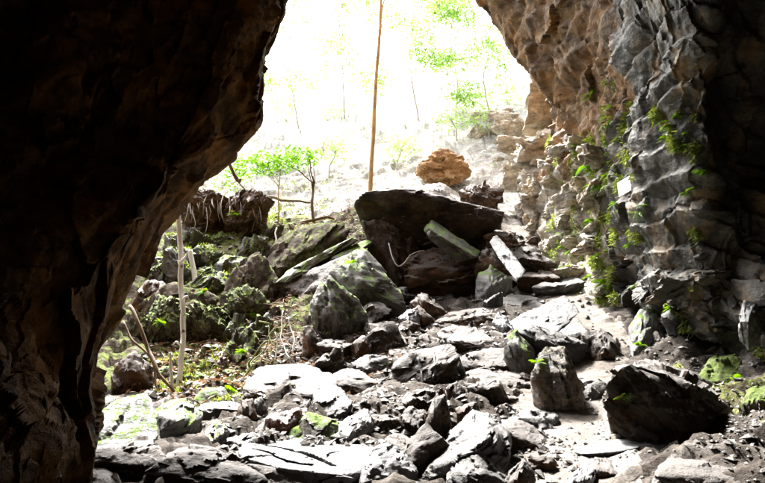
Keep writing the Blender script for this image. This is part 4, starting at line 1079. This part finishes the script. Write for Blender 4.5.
# pale blank card stuck on the right wall
w = wallpt(625, 186)
D = w[1] - 0.3
q = np.array([P(617, 183, D + 0.24), P(632, 174, D + 0.12), P(631, 190, D - 0.06), P(619, 197, D + 0.04)])
nn = np.cross(q[1] - q[0], q[3] - q[0]); nn /= np.linalg.norm(nn)
v = np.vstack([q, q + nn * 0.012])
o = mesh_obj('card', v, [(0, 1, 2, 3), (7, 6, 5, 4), (0, 4, 5, 1), (1, 5, 6, 2), (2, 6, 7, 3), (3, 7, 4, 0)], M['card'], smooth=False)
tag(o, 'small blank white card fixed to the mossy right cave wall', 'card')

# ------------------------------------------------------------------ ferns
frond_meshes = []
for k in range(4):
    r = np.random.default_rng(70 + k)
    n = 15
    t = np.linspace(0, 1, n)
    path = np.stack([0.06 * np.sin(t * 2 + k) * t, t * 0.92, 0.42 * t - 0.55 * t ** 2 * (1 + 0.2 * k)], 1)
    v, f = tube(path, np.linspace(0.009, 0.002, n), 4)
    parts = [(v, f)]
    for i in range(2, n):
        L = 0.24 * math.sin(math.pi * (0.12 + 0.84 * t[i])) + 0.03
        for sgn in (-1, 1):
            d = np.array((sgn, 0.35, -0.22 + r.normal(0, 0.1))); d /= np.linalg.norm(d)
            wv_ = np.array((0, 1, 0.1)) * L * 0.16
            p0 = path[i]
            parts.append((np.array([p0 - wv_ * 0.5, p0 + d * L * 0.5 - wv_ * 1.0 + (0, 0, 0.01), p0 + d * L + (0, 0, -0.02 - 0.1 * L), p0 + d * L * 0.5 + wv_, p0 + wv_ * 0.5]), [(0, 1, 2, 3, 4)]))
    v, f = merge(parts)
    me = bpy.data.meshes.new('frond')
    me.from_pydata([tuple(x) for x in v], [], f); me.update()
    me.materials.append(M['fern'])
    frond_meshes.append(me)
dead = frond_meshes[1].copy(); dead.name = 'frond'; dead.materials.clear(); dead.materials.append(M['litter']); frond_meshes.append(dead)
def fern(pos, out, size, nf, label, group=None, droop=0.0):
    e = empty('fern', pos, label, 'fern', group)
    out = Vector(out).normalized()
    for i in range(nf):
        o = bpy.data.objects.new('frond', frond_meshes[4 if rng.random() < 0.12 else i % 4])
        COL.objects.link(o); o.parent = e
        ang = rng.uniform(-1.15, 1.15)
        yaw = math.atan2(-out.x, out.y) + ang * 0.9
        o.rotation_euler = (rng.uniform(-0.2, 0.7) - droop, rng.normal(0, 0.3), yaw)
        s_ = size * rng.uniform(0.7, 1.15)
        o.scale = (s_, s_, s_)
    return e
WF = [(578, 152, 0.42, 7, 'broad bright fern highest of the clump on the lit right wall'), (590, 165, 0.45, 8, 'full bright fern in the middle of the clump on the right wall'), (598, 182, 0.36, 6, 'low bright fern at the bottom of the clump on the right wall'),
      (614, 122, 0.30, 5, 'lone small fern just above the clump on the right wall'), (608, 108, 0.2, 4, None), (668, 122, 0.26, 5, 'fern in a cleft high on the grey right wall'), (676, 152, 0.22, 4, None), (706, 168, 0.2, 5, 'fern on the edge of the darkest part of the right wall'),
      (560, 232, 0.25, 5, None), (592, 222, 0.28, 5, None), (600, 255, 0.26, 6, None), (588, 275, 0.26, 6, None), (604, 284, 0.3, 7, 'fern at the foot of the right wall where the flat stones begin'), (572, 250, 0.22, 5, None), (640, 205, 0.16, 4, None), (612, 205, 0.2, 4, None),
      (672, 306, 0.2, 6, 'fern in the corner above the pale half-buried boulder'), (585, 140, 0.25, 5, None), (660, 140, 0.18, 4, None), (690, 190, 0.16, 4, None)]
for px, py, s_, nf, lb in WF:
    w = wallpt(px, py)
    fern(w, (-0.75, -0.65, 0), s_, nf, lb or 'small fern rooted in a crack of the mossy right cave wall', None if lb else 'small ferns on the right cave wall', 0.35)
for px, py, s_, nf, lb in [(640, 344, 0.14, 5, 'little fern growing in front of the pale half-buried boulder'), (724, 350, 0.2, 6, 'fern on top of the earth bank by the right wall'), (735, 380, 0.2, 5, 'fern on the mossy lump of the earth bank'),
                           (232, 392, 0.22, 10, 'bright long-leaved fern below the mossy bank rock'), (352, 262, 0.2, 5, 'tiny fern on the shoulder of the pointed grey boulder'), (244, 352, 0.19, 10, 'fern on the mossy bank rock'), (256, 318, 0.19, 10, 'fern hanging by the pale roots'),
                           (205, 290, 0.19, 10, 'fern on the mossy slope of the hollow'), (160, 322, 0.15, 10, 'fern beside the white dead trunk'), (235, 215, 0.31, 10, 'fern on the root-hung overhang'), (536, 362, 0.12, 5, 'seedling fern at the upright striped stone'), (622, 400, 0.16, 5, 'fern on the mossy edge of the black overhanging boulder')]:
    D = ground_hit(px, py)
    hit = [c for _, c, r in ROCKS if True]
    # stand on the rock surface if one lies in front of the ground here
    best = P(px, py, D)
    for o, c, r in ROCKS:
        v = RV[o.name]
        x, y, d = project(v)
        m = np.hypot(x - px, y - py) < 3
        if m.any() and d[m].min() < best[1]:
            best = v[np.where(m)[0][np.argmin(d[m])]]
    fern(best, (-0.2, -1, 0), s_, nf, lb, None, -0.2)
for px, py, lb in [(384, 373, 'seedling with a few bright leaves left of the veined block'), (351, 353, 'seedling beside the small squat stone'), (369, 353, 'seedling between pale dusty stones above the veined block'), (112, 445, 'seedling on the moss-streaked boulder')]:
    w = P(px, py, ground_hit(px, py)) 
    e = empty('seedling', w + (0, -0.05, 0), lb, 'seedling')
    v, f = tube([(0, 0, -0.05), (0.01, 0, 0.06), (0.0, -0.01, 0.12)], [0.005, 0.003], 4)
    mesh_obj('stem', v, f, M['bark_moss'], e)
    for i in range(6):
        a_ = i * 1.05 + rng.random()
        L = rng.uniform(0.07, 0.12)
        d = np.array((math.cos(a_), math.sin(a_), rng.uniform(-0.1, 0.5))) * L
        sd_ = np.array((-math.sin(a_), math.cos(a_), 0)) * L * 0.28
        p0 = np.array((0, 0, 0.05 + 0.012 * i))
        mesh_obj('leaf', [p0, p0 + d * 0.5 + sd_, p0 + d, p0 + d * 0.5 - sd_], [(0, 1, 2, 3)], M['fern'], e, smooth=False)

# ------------------------------------------------------------------ trunks, sticks, roots
def px_path(pts): return np.array([P(*p) for p in pts])
def stick(name, pts, rad, mat, label, cat, n=26, jit=0.02, group=None, sides=7, wob=0.004):
    q = smooth_path(px_path(pts), n, jit, pts[0][0])
    v, f = tube(q, rad, sides, wob, pts[0][0])
    o = mesh_obj(name, v - q[0], f, M[mat]); o.location = tuple(q[0])
    return tag(o, label, cat, group)
d0 = 9.5
dt = empty('dead_tree', P(178, 400, d0), 'slim white dead tree trunk rising beside the left cave wall', 'dead tree')
q = smooth_path(px_path([(178, 402, d0), (180, 370, d0), (183, 320, d0 + 0.05), (181, 270, d0 + 0.1), (178, 215, d0 + 0.15), (172, 150, d0 + 0.25), (165, 90, d0 + 0.4)]), 40, 0.03)
v, f = tube(q, [0.042, 0.038, 0.038, 0.034, 0.026], 9, 0.012)
mesh_obj('trunk', v - np.array(dt.location), f, M['bark_white'], dt)
for (a_, b_, c_) in [((182, 300), (187, 296), (189, 300)), ((181, 345), (176, 342), (173, 345)), ((181, 262), (186, 256), (188, 250))]:
    q = smooth_path(px_path([(*a_, d0), (*b_, d0 - 0.05), (*c_, d0 - 0.05)]), 8)
    v, f = tube(q, [0.02, 0.008], 5); mesh_obj('branch_stub', v - np.array(dt.location), f, M['bark_white'], dt)
stick('dead_sapling', [(171, 405, 9.0), (171, 380, 9.05), (170, 352, 9.1)], [0.028, 0.016], 'bark_white', 'short pale dead sapling beside the white dead tree', 'sapling')
stick('dead_branch', [(190, 250, 14.2), (194, 275, 14.1), (197, 300, 13.9)], [0.05, 0.06], 'bark_white', 'pale dead branch standing on the mossy slope behind the white tree', 'branch')
stick('dead_branch', [(129, 306, 9.6), (140, 328, 9.4), (148, 350, 9.3), (160, 372, 9.1), (174, 392, 9.0)], [0.03, 0.026, 0.02], 'bark_brown', 'long crooked brown stick leaning from the left wall to the white tree', 'branch', jit=0.05)
stick('dead_branch', [(123, 322, 9.8), (135, 342, 9.6), (148, 358, 9.5), (155, 380, 9.4), (160, 398, 9.3)], [0.014, 0.02, 0.012], 'bark_brown', 'thin forked brown stick below the long crooked stick', 'branch', jit=0.06)
stick('dead_branch', [(163, 399, 7.4), (161, 418, 7.2), (157, 443, 6.9)], [0.012, 0.018, 0.012], 'bark_pale', 'thin pale stick leaning between the two mossy boulders', 'branch')
stick('dead_branch', [(224, 150, 12), (230, 166, 12.2), (237, 179, 12.3), (241, 181, 12.3)], [0.035, 0.03, 0.05], 'bark_brown', 'dark broken branch hanging past the edge of the left wall', 'branch')
stick('vine', [(388, 243, 13.2), (391, 258, 13.0), (397, 266, 12.9), (404, 262, 12.9), (412, 254, 12.9), (424, 250, 13.0)], [0.012, 0.014, 0.007], 'bark_pale', 'pale crooked vine hanging before the huge black boulder', 'vine', jit=0.05)
stick('root', [(276, 228, 15.5), (275, 262, 14.6), (279, 285, 14.2), (279, 296, 14.0)], [0.02, 0.012], 'bark_pale', 'pale root dangling over the dark hollow under the mossy slab', 'root', jit=0.06)
for pts, lb in [([(245, 370, 10.2), (262, 344, 10.5), (285, 326, 10.8), (312, 308, 11.0)], 'mossy fallen branch rising toward the dark mossy boulder'), ([(238, 392, 9.9), (250, 365, 10.1), (270, 340, 10.3), (276, 322, 10.5)], 'mossy crooked branch next to the bright fern'), ([(256, 322, 10.7), (268, 330, 10.6), (276, 342, 10.4), (290, 346, 10.4)], 'short mossy branch lying across the pale roots')]:
    stick('fallen_branch', pts, [0.015, 0.010, 0.004], 'bark_moss', lb, 'branch', n=60, jit=0.16)
for i, pts in enumerate([[(282, 310, 10.9), (280, 330, 10.6), (284, 350, 10.3), (290, 362, 10.1)], [(278, 332, 10.6), (276, 350, 10.4), (272, 366, 10.2)], [(288, 318, 10.8), (294, 340, 10.4), (292, 360, 10.2)]]):
    stick('root', pts, [0.012, 0.009], 'bark_pale', 'pale thin root dangling left of the reddish brown tucked stone', 'root', jit=0.07, group='pale roots beside the mossy boulder')
for i in range(30):
    x0 = rng.uniform(186, 262); y0 = rng.uniform(192, 206)
    L = rng.uniform(8, 30)
    stick('root', [(x0, y0, 16.3), (x0 + rng.normal(0, 1), y0 + L * 0.5, 16.0), (x0 + rng.normal(0, 2), y0 + L, 15.9)], [0.014, 0.005], ['bark_pale', 'bark_brown', 'bark_brown'][i % 3], 'root hanging down from the earthy overhang of the hollow', 'root', n=12, jit=0.05, group='roots hanging from the earthy overhang', sides=5)
stick('fallen_branch', [(262, 196, 18.5), (285, 200, 18.3), (312, 202, 18.2)], [0.05, 0.03], 'bark_brown', 'dark branch lying behind the two saplings', 'branch', jit=0.1)
stick('fallen_branch', [(300, 222, 17.2), (318, 219, 17.2), (334, 218, 17.3)], [0.05, 0.03], 'bark_brown', 'dark branch lying across the sapling foot', 'branch', jit=0.1)

# ------------------------------------------------------------------ trees and shrubs out in the light
def leaves(center, rad, count, size, seed):
    r = np.random.default_rng(seed)
    p = r.normal(size=(count, 3)); p /= np.linalg.norm(p, axis=1)[:, None]
    p *= (r.random(count) ** 0.45)[:, None]
    p = p * np.array(rad)
    keep = perlin(p * 1.6 / max(rad) * 2.2 + seed * 1.7) > -0.08
    p = p[keep] + np.array(center)
    return quads(p, size, 0.6, 0.42, seed)
def tree(name, base, top, r0, crown_c, crown_r, nleaf, lsize, bark, label, seed, limbs=5, cat='tree', bend=0.25, crowns=None, lm='leaf'):
    base = np.array(base, float); top = np.array(top, float)
    e = empty(name, base, label, cat)
    r = np.random.default_rng(seed)
    q = smooth_path(np.array([base - (0, 0, 0.3), base + (top - base) * 0.4 + r.normal(0, bend * 0.3, 3) * (1, 1, 0), base + (top - base) * 0.75 + r.normal(0, bend * 0.3, 3) * (1, 1, 0), top]), 22, 0.03, seed)
    v, f = tube(q - base, np.linspace(r0, r0 * 0.45, 22), 8, r0 * 0.12, seed)
    tr = mesh_obj('trunk', v, f, M[bark], e)
    cs = crowns or [(np.array(crown_c, float), np.array(crown_r, float))]
    for i in range(limbs):
        c, rd = cs[i % len(cs)]
        t = r.uniform(0.55, 0.98); s0 = q[int(t * 21)]
        tgt = np.array(c) + r.uniform(-0.7, 0.7, 3) * rd
        lp = smooth_path(np.array([s0, s0 * 0.5 + tgt * 0.5 + (0, 0, 0.12 * np.linalg.norm(tgt - s0)), tgt]), 10, 0.08, seed + i)
        v, f = tube(lp - base, np.linspace(r0 * 0.4, r0 * 0.1, 10), 5)
        mesh_obj('limb', v, f, M[bark], tr)
    pv = [leaves(c - base, rd, nleaf // len(cs), lsize, seed * 7 + i) for i, (c, rd) in enumerate(cs)]
    v, f = merge(pv)
    mesh_obj('crown', v, f, M[lm], e, smooth=False)
    return e
b0 = P(369, 204, 18.0)
t0 = P(383, -60, 18.4)
tree('tree', b0, t0, 0.068, t0 + (0.3, 0, 2), (2.2, 2.0, 1.5), 1600, 0.09, 'bark_tan', 'tall slender tan tree trunk standing behind the huge black boulder', 21, limbs=4, bend=0.1)
b1 = P(318, 229, 17.3)
tree('sapling', b1, P(313, 176, 17.3), 0.05, P(296, 158, 17.3), (0.8, 0.6, 0.34), 1100, 0.06, 'bark_brown', 'sapling with dark curved stem and bright leaves above the leafy bank', 22, limbs=4, cat='sapling')
b2 = P(277, 238, 16.6)
tree('sapling', b2, P(281, 168, 16.8), 0.022, P(262, 165, 16.8), (0.8, 0.6, 0.36), 1000, 0.06, 'bark_tan', 'thin straight sapling with bright leaves left of the dark-stemmed one', 23, limbs=3, cat='sapling', bend=0.05)
tree('shrub', P(246, 205, 18.2), P(238, 175, 18.2), 0.03, P(228, 172, 18.2), (0.8, 0.6, 0.7), 500, 0.06, 'bark_brown', 'leafy shrub growing on top of the root-hung overhang', 24, limbs=4, cat='shrub')
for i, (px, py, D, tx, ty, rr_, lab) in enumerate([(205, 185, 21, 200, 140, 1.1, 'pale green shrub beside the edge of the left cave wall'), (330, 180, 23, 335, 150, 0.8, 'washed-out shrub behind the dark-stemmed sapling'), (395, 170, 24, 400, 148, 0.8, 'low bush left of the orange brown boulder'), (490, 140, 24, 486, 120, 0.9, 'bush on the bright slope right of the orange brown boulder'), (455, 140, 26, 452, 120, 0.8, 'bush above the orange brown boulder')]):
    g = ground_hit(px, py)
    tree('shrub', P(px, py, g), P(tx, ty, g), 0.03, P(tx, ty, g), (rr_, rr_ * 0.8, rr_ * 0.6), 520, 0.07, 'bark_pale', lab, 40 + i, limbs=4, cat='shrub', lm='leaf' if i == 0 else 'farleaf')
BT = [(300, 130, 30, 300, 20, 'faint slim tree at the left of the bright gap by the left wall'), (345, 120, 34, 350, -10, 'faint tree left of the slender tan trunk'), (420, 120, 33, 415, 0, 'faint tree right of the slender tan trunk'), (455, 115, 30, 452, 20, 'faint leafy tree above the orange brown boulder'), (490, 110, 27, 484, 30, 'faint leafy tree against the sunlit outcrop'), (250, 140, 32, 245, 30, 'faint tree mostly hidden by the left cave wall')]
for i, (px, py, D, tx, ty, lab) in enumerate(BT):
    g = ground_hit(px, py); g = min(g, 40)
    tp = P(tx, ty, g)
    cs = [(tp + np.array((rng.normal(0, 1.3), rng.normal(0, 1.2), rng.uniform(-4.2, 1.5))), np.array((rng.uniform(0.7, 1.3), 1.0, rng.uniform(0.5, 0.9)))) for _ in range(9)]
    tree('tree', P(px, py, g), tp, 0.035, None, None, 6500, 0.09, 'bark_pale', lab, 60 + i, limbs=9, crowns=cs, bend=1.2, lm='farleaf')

# ------------------------------------------------------------------ moss hanging on the right wall, twigs on the bank
Nr = nrm.reshape(nu, nv, 3)[cut2:].reshape(-1, 3)
wx, wy, wd = project(Sr)
vis = (wd > 5)
reg = vis & (((wx > 548) & (wx < 618) & (wy > 135) & (wy < 305)) | ((wx > 600) & (wx < 700) & (wy > 80) & (wy < 240) & (fbm(Sr * 1.7, 2) > 0.12)) | ((wx > 650) & (wx < 765) & (wy > 290) & (wy < 400) & (fbm(Sr * 1.7, 2) > 0.05)))
idx = np.where(reg & (fbm(Sr * 2.6 + 5, 3) > 0.14))[0]
idx = rng.choice(idx, min(len(idx), 5200), replace=False)
bl, bf, off = [], [], 0
for i in idx:
    w, nn = Sr[i], Nr[i]
    for _ in range(4):
        h = rng.uniform(0.03, 0.10)
        d = nn * 0.8 + rng.normal(0, 0.5, 3) + np.array((0, 0, -0.35)); d /= np.linalg.norm(d)
        sdv = np.cross(d, rng.normal(size=3)); sdv /= np.linalg.norm(sdv)
        o_ = w + rng.normal(0, 0.035, 3)
        bl += [o_ - sdv * h * 0.2, o_ + sdv * h * 0.2, o_ + d * h]
        bf.append((off, off + 1, off + 2)); off += 3
tag(mesh_obj('wall_moss', np.array(bl), bf, M['moss'], smooth=False), 'yellow green moss and creepers hanging on the right cave wall', 'moss', kind='stuff')
TW = [(240, 345), (262, 300), (285, 240), (330, 208), (366, 208), (368, 245), (330, 262), (290, 300), (300, 350), (260, 370)]
parts = []
for px, py in scatter_on_ground(TW, 420):
    w = on_ground(px, py) + (0, 0, 0.03)
    a_ = rng.uniform(0, 6.28); L = rng.uniform(0.12, 0.5)
    d = np.array((math.cos(a_), math.sin(a_), rng.normal(0, 0.35))) * L
    parts.append(tube(smooth_path([w - d * 0.5, w + rng.normal(0, 0.04, 3), w + d * 0.5], 6), [0.010, 0.004], 4))
v, f = merge(parts)
tag(mesh_obj('twigs', v, f, M['bark_brown']), 'tangle of brown twigs and rootlets on the dark earth bank', 'twigs', kind='stuff')
for _ in range(26):
    px = rng.uniform(552, 690) if _ % 2 else rng.uniform(552, 615); py = rng.uniform(90, 292)
    w = wallpt(px, py)
    fern(w, (-0.75, -0.65, 0), rng.uniform(0.1, 0.22), 5, 'small fern rooted in a crack of the mossy right cave wall', 'small ferns on the right cave wall', 0.45)
